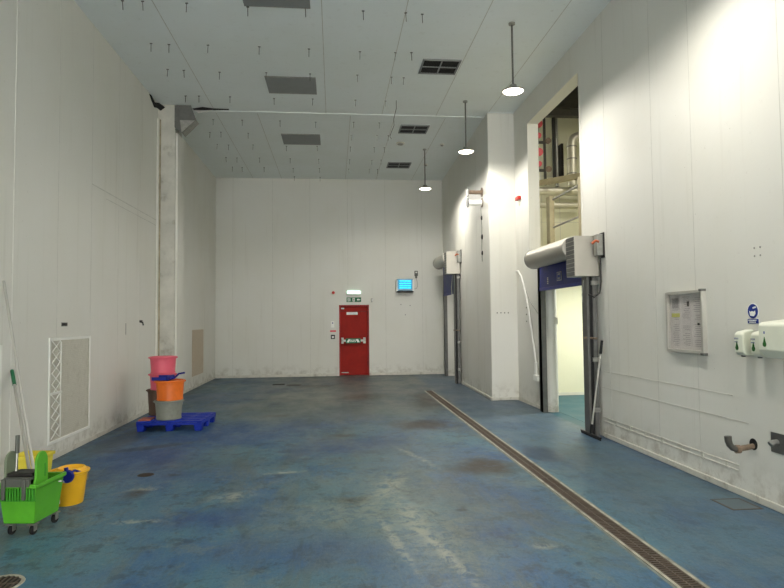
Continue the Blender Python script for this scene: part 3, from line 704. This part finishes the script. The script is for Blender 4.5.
MB().box(-.147, .147, -.142, -.125, .335, .362).box(-.147, .147, .125, .142, .335, .362).box(-.147, -.130, -.125, .125, .335, .362).box(.130, .147, -.125, .125, .335, .362).build('rim', M['pyel'], yc, bevel=.006)

# ------------------------------------------------------------------ floor things
DX0, DX1 = 2.008, 2.192
dr = thing('drain_channel', 'long slotted drain channel running down the floor', 'drain', (2.1, 7, 0))
W(MB().box(DX0+.02, DX1-.02, .4, 13.2, .0, .0015), 'channel_bed', M['black'], dr)
for x in (DX0, DX1-.022): W(MB().box(x, x+.022, .4, 13.2, 0, .007), 'edge_rail', M['drainedge'], dr)
for i in range(26):
    y0 = .4+i*.4923; y1 = y0+.4923-.006; g = MB()
    g.box(DX0+.024, DX0+.036, y0, y1, .0015, .006).box(DX1-.036, DX1-.024, y0, y1, .0015, .006).box(2.094, 2.106, y0, y1, .0015, .006)
    n = 16
    for q in range(n+1):
        yy = y0+q*(y1-y0-.014)/n; g.box(DX0+.03, DX1-.03, yy, yy+.014, .0015, .0058)
    W(g, 'grate', M['gratetop'], dr)
struct(MB().box(DX0-.02, DX0, .4, 13.2, 0, .0012).box(DX1, DX1+.018, .4, 13.2, 0, .0012), 'trim_11', mat('grout_band', (112, 118, 112), .6, 0, .2, 6, .1, (70, 84, 92), .8, 4), 'pale grout bands beside the drain channel')
k = thing('floor_drain', 'round slotted floor drain in the near left corner', 'drain', (-2.06, 3.92, 0))
MB().lathe([(0, .001), (.115, .001), (.125, .006), (.135, .006), (.14, 0)], 36).build('frame', M['drainedge'], k)
g = MB()
for q in range(7):
    x = -.093+q*.031; hl = math.sqrt(.112**2-x*x); g.box(x-.006, x+.006, -hl, hl, .001, .007)
g.box(-.11, .11, -.006, .006, .001, .0075).build('bars', M['gratetop'], k)
MB().lathe([(0, .0012), (.114, .0012), (.114, .002), (0, .002)], 30).build('sump', M['black'], k)
for nm, x, y, r, lab, m in (('inspection_cover', -1.98, 6.50, .075, 'small oval brown access cap in the floor beyond the yellow bucket', M['grate']), ('floor_gully', -1.01, 15.0, .17, 'dark round floor gully near the end wall', M['dark'])):
    k = thing(nm, lab, 'floor cap', (x, y, 0))
    MB().lathe([(r, 0), (r, .003), (r*.86, .005), (0, .005)], 30).build('cap', m, k)
    MB().lathe([(r*1.12, 0), (r*1.12, .002), (r, .003), (r, 0)], 30).build('ring', M['gratetop'], k)
tag(MB().box(-.15, .15, -.1, .1, 0, .012).build('rag', M['dark'], loc=Vector((-1.4, 15.2, 0)), bevel=.005), 'dark scrap lying beside the far floor gully', 'scrap')
k = thing('floor_hatch', 'flush rectangular access hatch in the floor by the right wall', 'hatch', (3.40, 4.80, 0))
MB().box(-.11, .12, -.13, .13, 0, .0025).build('lid', mat('hatch_lid', (78, 92, 98), .5, 0, .15, 8, .1), k)
MB().box(-.13, -.11, -.15, .15, 0, .003).box(.12, .14, -.15, .15, 0, .003).box(-.11, .12, -.15, -.13, 0, .003).box(-.11, .12, .13, .15, 0, .003).build('edge_frame', M['gratetop'], k)

# ------------------------------------------------------------------ roller doors
def roller(lab, xw, y0, y1, box, posts, ztube, zcur, xs, near_w=.22, sag=False):
    """xw wall face; y0 near, y1 far end"""
    k = thing('roller_door', lab, 'roller door', (xw-.1, (y0+y1)/2, 0), group='blue roller doors')
    bx0, by0, by1, bz0, bz1 = box
    m = W(MB().box(bx0, xw-.01, by0, by1, bz0, bz1), 'motor_cover', M['steel'], k, bevel=.006)
    g = MB(); n = 9
    for q in range(n): 
        z = bz0+.01+q*(bz1-bz0-.02)/n; g.box(bx0-.006, bx0, by0+.008, by1-.01, z+.004, z+(bz1-bz0-.02)/n-.006)
    W(g, 'vent_louvres', M['dsteel'], m)
    r = .16
    tb = MB().tube([(xw-r-.09, by1, ztube), (xw-r-.09, y1-.2, ztube)], r, 36)
    W(tb, 'roll_housing', M['steel'], k, bevel=.01)
    W(MB().lathe([(r+.004, 0), (r+.004, .02), (r-.03, .035), (0, .04)], 36, (xw-r-.09, y1-.21, ztube), 'y'), 'end_cap', M['dsteel'], k)
    W(MB().box(xw-.10, xw-.07, y0+.06, y1-.05, zcur, ztube), 'curtain', M['bluepvc'], k)
    W(MB().box(xw-.112, xw-.058, y0+.06, y1-.05, zcur-.02, zcur+.03), 'bottom_bar', M['navy'], k, bevel=.006)
    px = xs
    p = W(MB().box(px, xw-.14, y0-.1, y0+.06, 0, bz0+.02).box(xw-.09, xw-.03, y0-.1, y0+.06, 0, bz0+.02), 'near_post', M['dsteel'], k, bevel=.004)
    W(MB().box(xw-.14, xw-.09, y0-.08, y0+.05, 0, bz0+.0), 'guide_slot', M['black'], p)
    for z in (.32, 1.0, bz0-.12): W(MB().box(px+.06, xw-.01, y0-.125, y0-.1, z, z+.06), 'bracket', M['galv'], p, bevel=.004)
    W(MB().tube([(px-.03, y0-.06, 1.33), (px+.02, y0-.06, 1.33), (px+.12, y0-.13, 1.32)], .014, 8), 'safety_sensor', M['rustpipe'], p)
    W(MB().box(px+.09, xw-.085, y1-.06, y1+.1, 0, ztube), 'far_post', M['dsteel'], k, bevel=.004)
    W(MB().box(xw-.085, xw, y1-.05, y1+.08, 0, ztube), 'far_guide', M['dsteel'], k)
    return k
r1 = roller('blue roller door with steel roll housing beside the tall opening', XRN, 7.88, 9.88, (3.265, 7.73, 8.02, 2.17, 2.725), None, 2.60, 2.09, 3.445)
q = W(MB().box(3.508, 3.519, 8.83, 9.02, 2.19, 2.33), 'door_notice', M['galv'], r1, label='small square white notice')
g = MB()
for a in ((8.85, 9.0, 2.305, 2.315), (8.85, 9.0, 2.205, 2.215), (8.85, 8.865, 2.215, 2.305), (8.985, 9.0, 2.215, 2.305), (8.89, 8.96, 2.24, 2.28)): g.box(3.504, 3.508, *a)
W(g, 'notice_marks', M['bluesign'], q)
g = MB()
for z in (2.17, 2.20, 2.23, 2.26): g.box(3.515, 3.519, 9.42, 9.46, z, z+.018)
W(g, 'curtain_marks', M['offw'], r1)
r2 = roller('smaller looking blue roller door at the far end of the right wall', XRF, 14.62, 16.6, (2.765, 14.48, 14.8, 2.74, 3.30), None, 3.18, 2.28, 2.965)
W(MB().prism([(XRF-.13, 14.95, 2.74), (XRF-.12, 15.2, 2.45), (XRF-.12, 15.1, 2.05), (XRF-.12, 14.98, 2.0), (XRF-.13, 15.04, 2.4)], (.004, 0, 0)), 'torn_strip', M['offw'], r2)
for xx, yy, zz, lab, r in ((XRN, 7.64, 2.44, 'grey switch box with orange plug at the near roller door', 1), (XRF, 14.40, 3.02, 'small switch box at the far roller door', 0)):
    k = thing('isolator_switch', lab, 'switch', (xx, yy, zz))
    W(MB().box(xx-.10, xx, yy-.05, yy+.05, zz, zz+.29), 'housing', M['galv'], k, bevel=.008)
    W(MB().box(xx-.015, xx, yy-.07, yy+.06, zz-.03, zz+.31), 'back_plate', M['dark'], k)
    W(MB().tube([(xx-.16, yy-.03, zz+.16), (xx-.11, yy-.04, zz+.2), (xx-.07, yy-.06, zz+.18)], .018, 12), 'plug', M['orangeplug'], k)
    if r:
        W(MB().tube([(xx-.03, yy, zz), (xx-.03, yy, zz-.35), (xx-.05, yy, zz-.5), (xx-.12, yy+.02, zz-.56), (xx-.19, yy+.05, zz-.52)], .012, 8), 'cable', M['dark'], k)
tag(MB().tube([(3.40, 7.77, 2.12), (3.385, 7.765, 2.0), (3.37, 7.765, 1.92), (3.385, 7.765, 1.82)], .004, 8).build('loose_cable', M['galv']), 'thin pale cable hanging down the near roller door post', 'cable')
# small thing inside the doorway
tag(MB().box(XRN+.13, XRN+.2, 9.80, 9.86, 1.50, 1.62).build('jamb_switch', M['offw'], bevel=.006), 'small switch on the jamb inside the near doorway', 'switch')

# ------------------------------------------------------------------ plant behind the tall opening
def gtube(name, lab, cat, pts, r, m, n=16, group=None):
    return tag(MB().tube(pts, r, n).build(name, m), lab, cat, group)
gtube('insulated_pipe', 'thick silver clad pipe crossing behind the handrail', 'pipe', [(3.95, 11.6, 4.2), (5.9, 11.6, 4.2)], .085, M['foil'], 20)
gtube('insulated_pipe', 'thinner silver clad pipe below the thick one', 'pipe', [(3.95, 11.68, 3.93), (5.9, 11.68, 3.93)], .055, M['foil'], 20)
k = thing('elbow_pipe', 'silver clad riser pipe bending at the top right of the opening', 'pipe', (4.80, 11.38, 4.3))
W(MB().tube([(4.80, 11.38, 4.26), (4.80, 11.38, 5.10)]+arc((4.95, 11.38, 5.12), .15, PI, PI/2, (1, 0, 0), (0, 0, 1), 6)+[(5.9, 11.38, 5.27)], .095, 20), 'cladding', M['foil'], k)
for z in (4.5, 4.8, 5.05): W(MB().lathe([(.095, 0), (.102, .005), (.102, .02), (.095, .025)], 20, (4.80, 11.38, z)), 'band', M['galv'], k)
gtube('riser_pipe', 'leftmost dark riser pipe in the plant space', 'pipe', [(4.28, 11.5, 4.3), (4.28, 11.5, 5.94)], .028, M['pipegrey'], group='dark riser pipes')
gtube('riser_pipe', 'second dark riser pipe from the left in the plant space', 'pipe', [(4.40, 11.3, 4.3), (4.40, 11.3, 5.94)], .035, M['dark'], group='dark riser pipes')
gtube('riser_pipe', 'grey riser pipe just left of the silver elbow', 'pipe', [(4.57, 11.6, 4.3), (4.57, 11.6, 5.94)], .03, M['galv'], group='dark riser pipes')
gtube('riser_pipe', 'dark riser pipe against the cream wall panel', 'pipe', [(4.62, 11.75, 4.3), (4.62, 11.75, 5.94)], .03, M['dark'], group='dark riser pipes')
k = thing('steel_beam', 'dark steel beam high across the plant space', 'beam', (4.9, 11.2, 5.62))
W(MB().box(3.83, 6, 11.15, 11.3, 5.62, 5.64).box(3.83, 6, 11.15, 11.3, 5.78, 5.80).box(3.83, 6, 11.21, 11.23, 5.64, 5.78), 'web', M['pipegrey'], k)
k = thing('steel_beam', 'pale steel beam sloping across above the handrail', 'beam', (4.4, 11.1, 4.2))
a, b_ = Vector((4.02, 11.35, 4.24)), Vector((4.80, 10.5, 4.24))
dd = (b_-a).normalized(); nn = Vector((-dd.y, dd.x, 0))*.05
W(MB().prism([a+nn, a-nn, b_-nn, b_+nn], (0, 0, .10)), 'flange', M['beamp'], k, bevel=.004)
k = thing('handrail', 'steel handrail with two posts behind the tall opening', 'handrail', (4.05, 10, 2.68))
W(MB().box(3.98, 4.07, 10.5, 10.68, 2.68, 3.87), 'post', M['beamp'], k, bevel=.005)
W(MB().box(4.02, 4.09, 9.24, 9.33, 2.68, 3.93), 'post', M['beamp'], k, bevel=.005)
W(MB().tube([(4.05, 10.5, 3.80), (4.05, 9.33, 3.80)], .02, 12), 'rail', M['galv'], k)
W(MB().tube([(4.05, 10.5, 3.28), (4.05, 9.33, 3.28)], .018, 12), 'rail', M['galv'], k)
def valve(z, lab):
    k = thing('pipe_valve', lab, 'valve', (4.02, 11.15, z), group='valves on the plant pipes')
    W(MB().tube([(3.99, 11.15, z-.25), (3.99, 11.15, z+.25)], .045, 16), 'body', M['dark'], k)
    W(MB().lathe([(.065, -.02), (.08, -.02), (.08, .02), (.065, .02), (.05, 0)], 24, (4.00, 11.06, z+.12), 'y'), 'handwheel', M['valve'], k)
    W(MB().lathe([(0, -.03), (.05, -.03), (.06, 0), (.05, .03), (0, .03)], 24, (3.99, 11.04, z-.12), 'y'), 'cap', M['valve'], k)
    W(MB().tube([(3.99, 11.15, z-.22), (4.16, 11.15, z-.22)], .03, 12), 'branch', M['pipegrey'], k)
    W(MB().lathe([(.03, -.03), (.06, -.03), (.06, .0), (.045, .0), (.045, .03), (.03, .03)], 20, (4.18, 11.05, z-.22), 'y'), 'flange', M['rustpipe'], k)
valve(5.29, 'upper pink handled valve at the left of the opening')
valve(4.73, 'lower pink handled valve at the left of the opening')
tag(MB().box(4.67, 4.72, 11.6, 11.9, 4.45, 5.2).build('cable_tray', M['dark'], bevel=.006), 'dark upright cable tray beside the silver elbow', 'cable tray')
k = thing('ceiling_batten', 'fluorescent batten in the side room beyond the doorway', 'light', (5.4, 10.2, 2.5))
W(MB().box(4.8, 6.0, 10.15, 10.25, 2.55, 2.6), 'housing', M['white'], k); W(MB().tube([(4.82, 10.2, 2.52), (5.98, 10.2, 2.52)], .02, 12), 'tube', M['tubelit'], k)
k = thing('ceiling_batten', 'fluorescent batten above the plant space', 'light', (5.6, 8.6, 5.85))
W(MB().box(5.0, 6.2, 8.55, 8.65, 5.88, 5.95), 'housing', M['white'], k); W(MB().tube([(5.02, 8.6, 5.85), (6.18, 8.6, 5.85)], .02, 12), 'tube', M['tubelit'], k)
k = thing('ceiling_batten', 'fluorescent batten beyond the far doorway', 'light', (4.6, 15.4, 2.9))
W(MB().box(4.0, 5.2, 15.35, 15.45, 2.94, 3.0), 'housing', M['white'], k); W(MB().tube([(4.02, 15.4, 2.91), (5.18, 15.4, 2.91)], .02, 12), 'tube', M['tubelit'], k)
def area(name, loc, sx, sy, e, col, rot=(0, 0, 0)):
    L = bpy.data.lights.new(name, 'AREA'); L.shape = 'RECTANGLE'; L.size = sx; L.size_y = sy; L.energy = e; L.color = col
    o = bpy.data.objects.new(name, L); COL.objects.link(o); o.location = loc; o.rotation_euler = rot
area('batten_light_side_room', (5.4, 10.2, 2.48), 1.2, .1, 120, (1, .99, .88))
area('batten_light_plant', (5.6, 8.6, 5.81), 1.2, .1, 65, (1, .95, .84))
area('batten_light_store', (4.6, 15.4, 2.88), 1.2, .1, 30, (1, .97, .88))

# ------------------------------------------------------------------ right wall things
def stub(y, z, lab, m, clad=False):
    k = thing('pipe_stub', lab, 'pipe', (XRF-.1, y, z), group='flanged pipe stubs')
    W(MB().tube([(XRF-.30, y, z), (XRF, y, z)], .042 if not clad else .06, 20), 'pipe', m, k)
    W(MB().lathe([(0, -.012), (.10, -.012), (.10, .012), (.042, .014)], 28, (XRF-.31, y, z), 'x'), 'end_flange', M['dsteel'], k)
    W(MB().lathe([(.10, -.012), (.10, .0)], 28, (XRF, y, z), 'x'), 'wall_flange', M['rustpipe'], k)
    return k
stub(12.0, 4.25, 'upper brown flanged pipe stub high on the far right wall', M['rustpipe'])
stub(12.0, 4.03, 'lower white wrapped pipe stub high on the far right wall', M['white'], True)
for i, (z, s, w) in enumerate(((3.72, .05, 'topmost'), (3.32, .06, 'middle'), (2.98, .05, 'lowest'))):
    tag(MB().lathe([(0, -.02), (s*.7, -.02), (s, 0)], 14, (XRF, 12.05, z), 'x').build('wall_clip', M['dark']), f'{w} of the dark clips below the flanged pipe stubs', 'clip', 'dark wall clips')
tag(MB().tube([(XRF-.008, 12.1, 3.95), (XRF-.008, 12.04, 3.5), (XRF-.008, 12.08, 3.1), (XRF-.008, 12.05, 2.8)], .007, 8).build('wall_cable', M['galv']), 'thin cable running down below the pipe stubs', 'cable')
for i in range(4):
    x = 3.21+i*.075
    tag(MB().lathe([(.012, 0), (.012, -.008), (0, -.01)], 10, (x, YS, 1.72), 'y').build('wall_plug', M['dark']), 'small dark plug in the row across the step wall', 'plug', 'row of plugs in the step wall')
for i in range(4):
    z = 1.55+i*.13
    tag(MB().lathe([(0, -.01), (.014, -.008), (.014, 0)], 10, (XRN, 10.85, z), 'x').build('wall_plug', M['dark']), 'small dark plug in the column beside the white hose', 'plug', 'plugs beside the white hose')
k = thing('alarm_box', 'small red box high on the right wall near the opening', 'alarm', (XRN, 11.15, 3.93))
W(MB().box(XRN-.06, XRN, 11.05, 11.25, 3.92, 3.985), 'housing', M['alarm'], k, bevel=.006)
W(MB().box(XRN-.02, XRN, 11.12, 11.15, 3.80, 3.92), 'bracket', M['offw'], k)
k = thing('hanging_hose', 'bent white hose hanging on the wall left of the roller door', 'hose', (XRN-.03, 10.7, .5))
W(MB().tube([(XRN-.03, 11.35, 2.54), (XRN-.03, 11.22, 2.53), (XRN-.03, 11.05, 2.42), (XRN-.03, 10.88, 2.20), (XRN-.035, 10.66, 1.83), (XRN-.04, 10.50, 1.45), (XRN-.04, 10.36, 1.05), (XRN-.04, 10.28, .80)], .017, 12), 'tube', M['white'], k)
W(MB().box(XRN-.09, XRN-.01, 10.10, 10.30, .50, .60, ).box(XRN-.06, XRN-.02, 10.24, 10.33, .56, .82), 'nozzle', M['white'], k, bevel=.01)
tag(MB().tube([(XRN-.01, 11.0, 2.28), (XRN-.01, 10.6, 1.9), (XRN-.01, 10.25, 1.72), (XRN-.01, 10.08, 1.62), (XRN-.01, 10.05, 1.52)], .006, 8).build('thin_cable', M['galv']), 'thin cable drooping between the hose and the roller door', 'cable')
# squeegee
k = thing('floor_squeegee', 'long handled floor squeegee leaning on the roller door post', 'squeegee', (3.44, 7.78, 0))
W(MB().tube([(3.45, 7.74, .10), (3.56, 7.60, 1.28)], .012, 12), 'handle', M['alu'], k)
W(MB().tube([(3.546, 7.618, 1.12), (3.562, 7.597, 1.30)], .018, 12), 'grip', M['black'], k)
W(MB().tube([(3.445, 7.745, .04), (3.457, 7.732, .17)], .022, 12), 'socket', M['black'], k)
hd_ = W(MB().box(3.425, 3.455, 7.45, 8.05, .022, .045), 'head', M['dark'], k, bevel=.004)
W(MB().box(3.434, 3.446, 7.45, 8.05, 0, .024), 'rubber_blade', M['black'], hd_)
# notice board
k = thing('notice_board', 'glazed notice board with pinned papers on the right wall', 'notice board', (XRN, 5.8, 1.24))
y0, y1, z0, z1 = 5.44, 6.08, 1.235, 1.865
W(frame4(MB(), XRN-.045, XRN, y0, y1, z0, z1, .03), 'frame', M['alu'], k, bevel=.002)
W(MB().box(XRN-.008, XRN-.001, y0+.02, y1-.02, z0+.02, z1-.02), 'backing', M['paper'], k)
random.seed(3)
for r_, (za, zb) in enumerate(((1.56, 1.82), (1.27, 1.545))):
    for c_ in range(3):
        a = y0+.04+c_*.19; b2 = a+.175; dz = random.uniform(-.01, .01)
        pg = W(MB().box(XRN-.011, XRN-.008, a, b2, za+dz, zb+dz), 'notice_page', M['paper'], k)
        g = MB()
        for q in range(12):
            if random.random() < .12: continue
            zz = zb+dz-.02-q*.0195; g.box(XRN-.0118, XRN-.011, a+.02+random.random()*.02, b2-.02-random.random()*.05, zz-.006, zz)
        if r_ == 0 and c_ == 2: g.box(XRN-.0118, XRN-.011, a+.03, b2-.03, 1.70, 1.80)
        W(g, 'print_lines', M['print'], pg)
        if r_ == 0 and c_ == 2: W(MB().box(XRN-.0122, XRN-.0112, a+.01, b2-.02, 1.60, 1.64), 'highlight', M['yellowp'], pg)
        if r_ == 0 and c_ == 1: W(MB().box(XRN-.0122, XRN-.0112, a+.03, a+.07, 1.71, 1.76), 'picture', M['dark'], pg)
W(MB().box(XRN-.036, XRN-.033, y0+.03, y1-.03, z0+.03, z1-.03), 'glazing', M['glass'], k)
W(MB().lathe([(0, -.012), (.012, -.01), (.014, 0)], 14, (XRN-.036, y0+.07, 1.53), 'x'), 'lock', M['dark'], k)
for zz in (z0, z1-.0): W(MB().box(XRN-.05, XRN-.0, y0-.006, y0+.045, zz-.012, zz+.012), 'corner_piece', M['dsteel'], k, bevel=.003)
# wash hands sign
k = thing('hand_wash_sign', 'round blue hand washing sign above the soap dispensers', 'sign', (XRN, 4.79, 1.53))
cy, cz, rr = 4.795, 1.645, .062
W(MB().lathe([(0, -.002), (.072, -.002), (.072, 0)], 36, (XRN, cy, cz), 'x').box(XRN-.002, XRN, cy-.07, cy+.07, 1.533, 1.583), 'sticker', M['white'], k)
W(MB().lathe([(0, -.004), (rr, -.004), (rr, -.002)], 36, (XRN, cy, cz), 'x'), 'disc', M['bluesign'], k)
W(MB().box(XRN-.004, XRN-.002, cy-.066, cy+.066, 1.538, 1.578), 'caption_band', M['bluesign'], k)
g = MB()
g.prism([(XRN-.006, cy+.035, cz-.02), (XRN-.006, cy+.03, cz-.04), (XRN-.006, cy-.015, cz-.045), (XRN-.006, cy-.035, cz-.02), (XRN-.006, cy-.03, cz+.005), (XRN-.006, cy-.01, cz-.005), (XRN-.006, cy+.01, cz+.002), (XRN-.006, cy+.025, cz-.008), (XRN-.006, cy+.04, cz+.005)], (.002, 0, 0))
g.prism([(XRN-.006, cy-.005, cz+.02), (XRN-.006, cy-.045, cz+.03), (XRN-.006, cy-.04, cz+.042), (XRN-.006, cy, cz+.034)], (.002, 0, 0))
for q in range(6): g.box(XRN-.006, XRN-.004, cy+.042-q*.017, cy+.054-q*.017, 1.561, 1.571)
for q in range(5): g.box(XRN-.006, XRN-.004, cy+.034-q*.017, cy+.046-q*.017, 1.545, 1.555)
W(g, 'symbols', M['white'], k)
# dispensers
def dispenser(lab, y0, y1, z0, z1, dep, big=False):
    k = thing('soap_dispenser', lab, 'dispenser', (XRN, (y0+y1)/2, z0), group='wall dispensers')
    m = MB(); xf = XRN-dep
    pr = [(XRN, y0, z0), (xf+.03 if not big else xf+.06, y0, z0), (xf, y0, z0+.025 if not big else z0+.06), (xf, y0, z1-.03), (xf+.02, y0, z1-.008), (XRN, y0, z1+.012)]
    m.prism(pr, (0, y1-y0, 0)); W(m, 'cover', M['disp'], k, bevel=.012, seg=3)
    # teardrop window
    yc = y1-.036 if not big else y1-.07; zc = z0+.075 if not big else z0+.12
    p = []
    for i in range(17):
        a = -PI*1.25+PI*1.5*i/16+PI*.0
        p.append((xf-.003, yc+.019*math.cos(a), zc-.008+.021*math.sin(a)))
    p.append((xf-.003, yc, zc+.052))
    W(MB().prism(p, (.012, 0, 0)), 'level_window', M['dgreen'], k)
    g = MB()
    if not big:
        for q in range(4): g.box(xf-.002, xf+.01, yc+.024-q*.014, yc+.028-q*.014, z1-.075, z1-.06)
        for q in range(3): g.box(xf-.002, xf+.01, yc+.014-q*.014, yc+.028-q*.014, z1-.10, z1-.094)
    else: g.box(xf-.002, xf+.01, yc-.004, yc+.006, z1-.10, z1-.08)
    W(g, 'logo_marks', M['bluesign'], k)
    if not big:
        W(MB().box(xf+.04, xf+.07, yc-.012, yc+.012, z0-.012, z0), 'nozzle', M['greypl'], k, bevel=.003)
    else:
        W(MB().box(xf+.04, XRN-.02, y0+.05, y0+.20, z0-.018, z0), 'paper_slot', M['greypl'], k, bevel=.004)
dispenser('leftmost white soap dispenser with green drop window', 4.79, 4.90, 1.26, 1.475, .11)
dispenser('small white soap dispenser between its twin and the towel box', 4.585, 4.695, 1.26, 1.475, .11)
dispenser('large white towel dispenser at the right edge of view', 3.95, 4.47, 1.265, 1.56, .21, True)
# pipe elbow, plate
k = thing('waste_pipe', 'bent grey pipe stub sticking out low on the right wall', 'pipe', (XRN, 4.85, .45))
W(MB().tube([(3.385, 4.85, .565), (3.388, 4.85, .525), (3.40, 4.85, .492), (3.425, 4.85, .465), (3.46, 4.85, .452)], .030, 18, r1=.026), 'elbow', M['pipegrey'], k)
W(MB().tube([(3.455, 4.85, .452), (3.49, 4.85, .452)], .036, 18), 'collar', M['rustpipe'], k)
W(MB().tube([(3.48, 4.85, .455), (3.60, 4.85, .470), (3.62, 4.85, .473)], .024, 18), 'pipe', M['rustpipe'], k)
W(MB().lathe([(.04, -.004), (.05, -.002), (.05, 0)], 20, (XRN, 4.85, .49), 'x'), 'wall_hole', M['black'], k)
k = thing('outlet_plate', 'square grey steel plate with a round outlet on the right wall', 'plate', (XRN, 4.53, .49))
W(MB().box(XRN-.006, XRN, 4.38, 4.635, .475, .64), 'plate', M['dsteel'], k, bevel=.002)
W(MB().tube([(XRN-.006, 4.56, .565), (XRN-.05, 4.56, .562), (XRN-.07, 4.56, .55)], .025, 16), 'outlet', M['galv'], k)
tag(MB().box(XRN-.003, XRN, 4.43, 4.47, .86, 1.24).build('drip_stain_plate', M['seam'], bevel=.001), 'narrow vertical backing strip below the towel dispenser', 'strip')
for y, z in ((4.95, .78), (5.9, 2.0)):
    pass
# small cross of four screw holes
for i, (dy, dz) in enumerate(((0, 0), (.07, 0), (0, .07), (.07, .07))):
    tag(MB().lathe([(0, -.004), (.008, -.004), (.008, 0)], 8, (XRN, 4.68+dy, 2.12+dz), 'x').build('screw', M['galv']), 'tiny screw in the square of four above the dispensers', 'screw', 'four screws on the right wall')

# the far part of the right wall runs slightly out of square, with everything fixed to it
names_far = {'pipe_stub', 'wall_clip', 'wall_cable'}
for o in list(COL.objects):
    if o.parent: continue
    if o.name.split('.')[0] in names_far or (o.name.split('.')[0] in ('roller_door', 'isolator_switch') and o.location.y > 13): FAR.append(o)
piv = Matrix.Translation((XRF, 14.3, 0)); SK = Matrix.Translation((.03, 0, 0)) @ piv @ Matrix.Rotation(-.024, 4, 'Z') @ piv.inverted()
bpy.context.view_layer.update()
for o in FAR: o.matrix_world = SK @ o.matrix_world

# ------------------------------------------------------------------ world, camera, colour
w = bpy.data.worlds.new('world'); bpy.context.scene.world = w; w.use_nodes = True
w.node_tree.nodes['Background'].inputs[0].default_value = (1, .985, .945, 1); w.node_tree.nodes['Background'].inputs[1].default_value = SKY
L = bpy.data.lights.new('added_opening_portal', 'AREA'); L.shape = 'RECTANGLE'; L.size = 6.3; L.size_y = 5.3; L.cycles.is_portal = True  # samples the sky through the opening added behind the viewer
o = bpy.data.objects.new('added_opening_portal', L); COL.objects.link(o); o.location = (.15, YF-.1, 2.65); o.rotation_euler = (PI/2, 0, PI)

F = 590.
yaw, pitch, roll = math.atan(58/F), math.atan(26/F), .0101
f = Vector((math.sin(yaw)*math.cos(pitch), math.cos(yaw)*math.cos(pitch), math.sin(pitch)))
r = Vector((math.cos(yaw), -math.sin(yaw), 0)); u = r.cross(f)
r2 = r*math.cos(roll)-u*math.sin(roll); u2 = u*math.cos(roll)+r*math.sin(roll)
cam = bpy.data.cameras.new('camera'); co = bpy.data.objects.new('camera', cam); COL.objects.link(co)
cam.sensor_fit = 'HORIZONTAL'; cam.sensor_width = 36; cam.lens = 36*F/784; cam.clip_start = .05
mx = Matrix((r2, u2, -f)).transposed().to_4x4(); mx.translation = Vector((0, 0, 1.6)); co.matrix_world = mx
sc_ = bpy.context.scene; sc_.camera = co
sc_.view_settings.view_transform = 'Standard'; sc_.view_settings.look = 'None'; sc_.view_settings.gamma = 1
sc_.view_settings.use_curve_mapping = False; sc_.view_settings.exposure = 0.2
sc_.cycles.max_bounces = 10; sc_.cycles.diffuse_bounces = 6; sc_.cycles.use_denoising = True
sc_.cycles.sample_clamp_indirect = 6
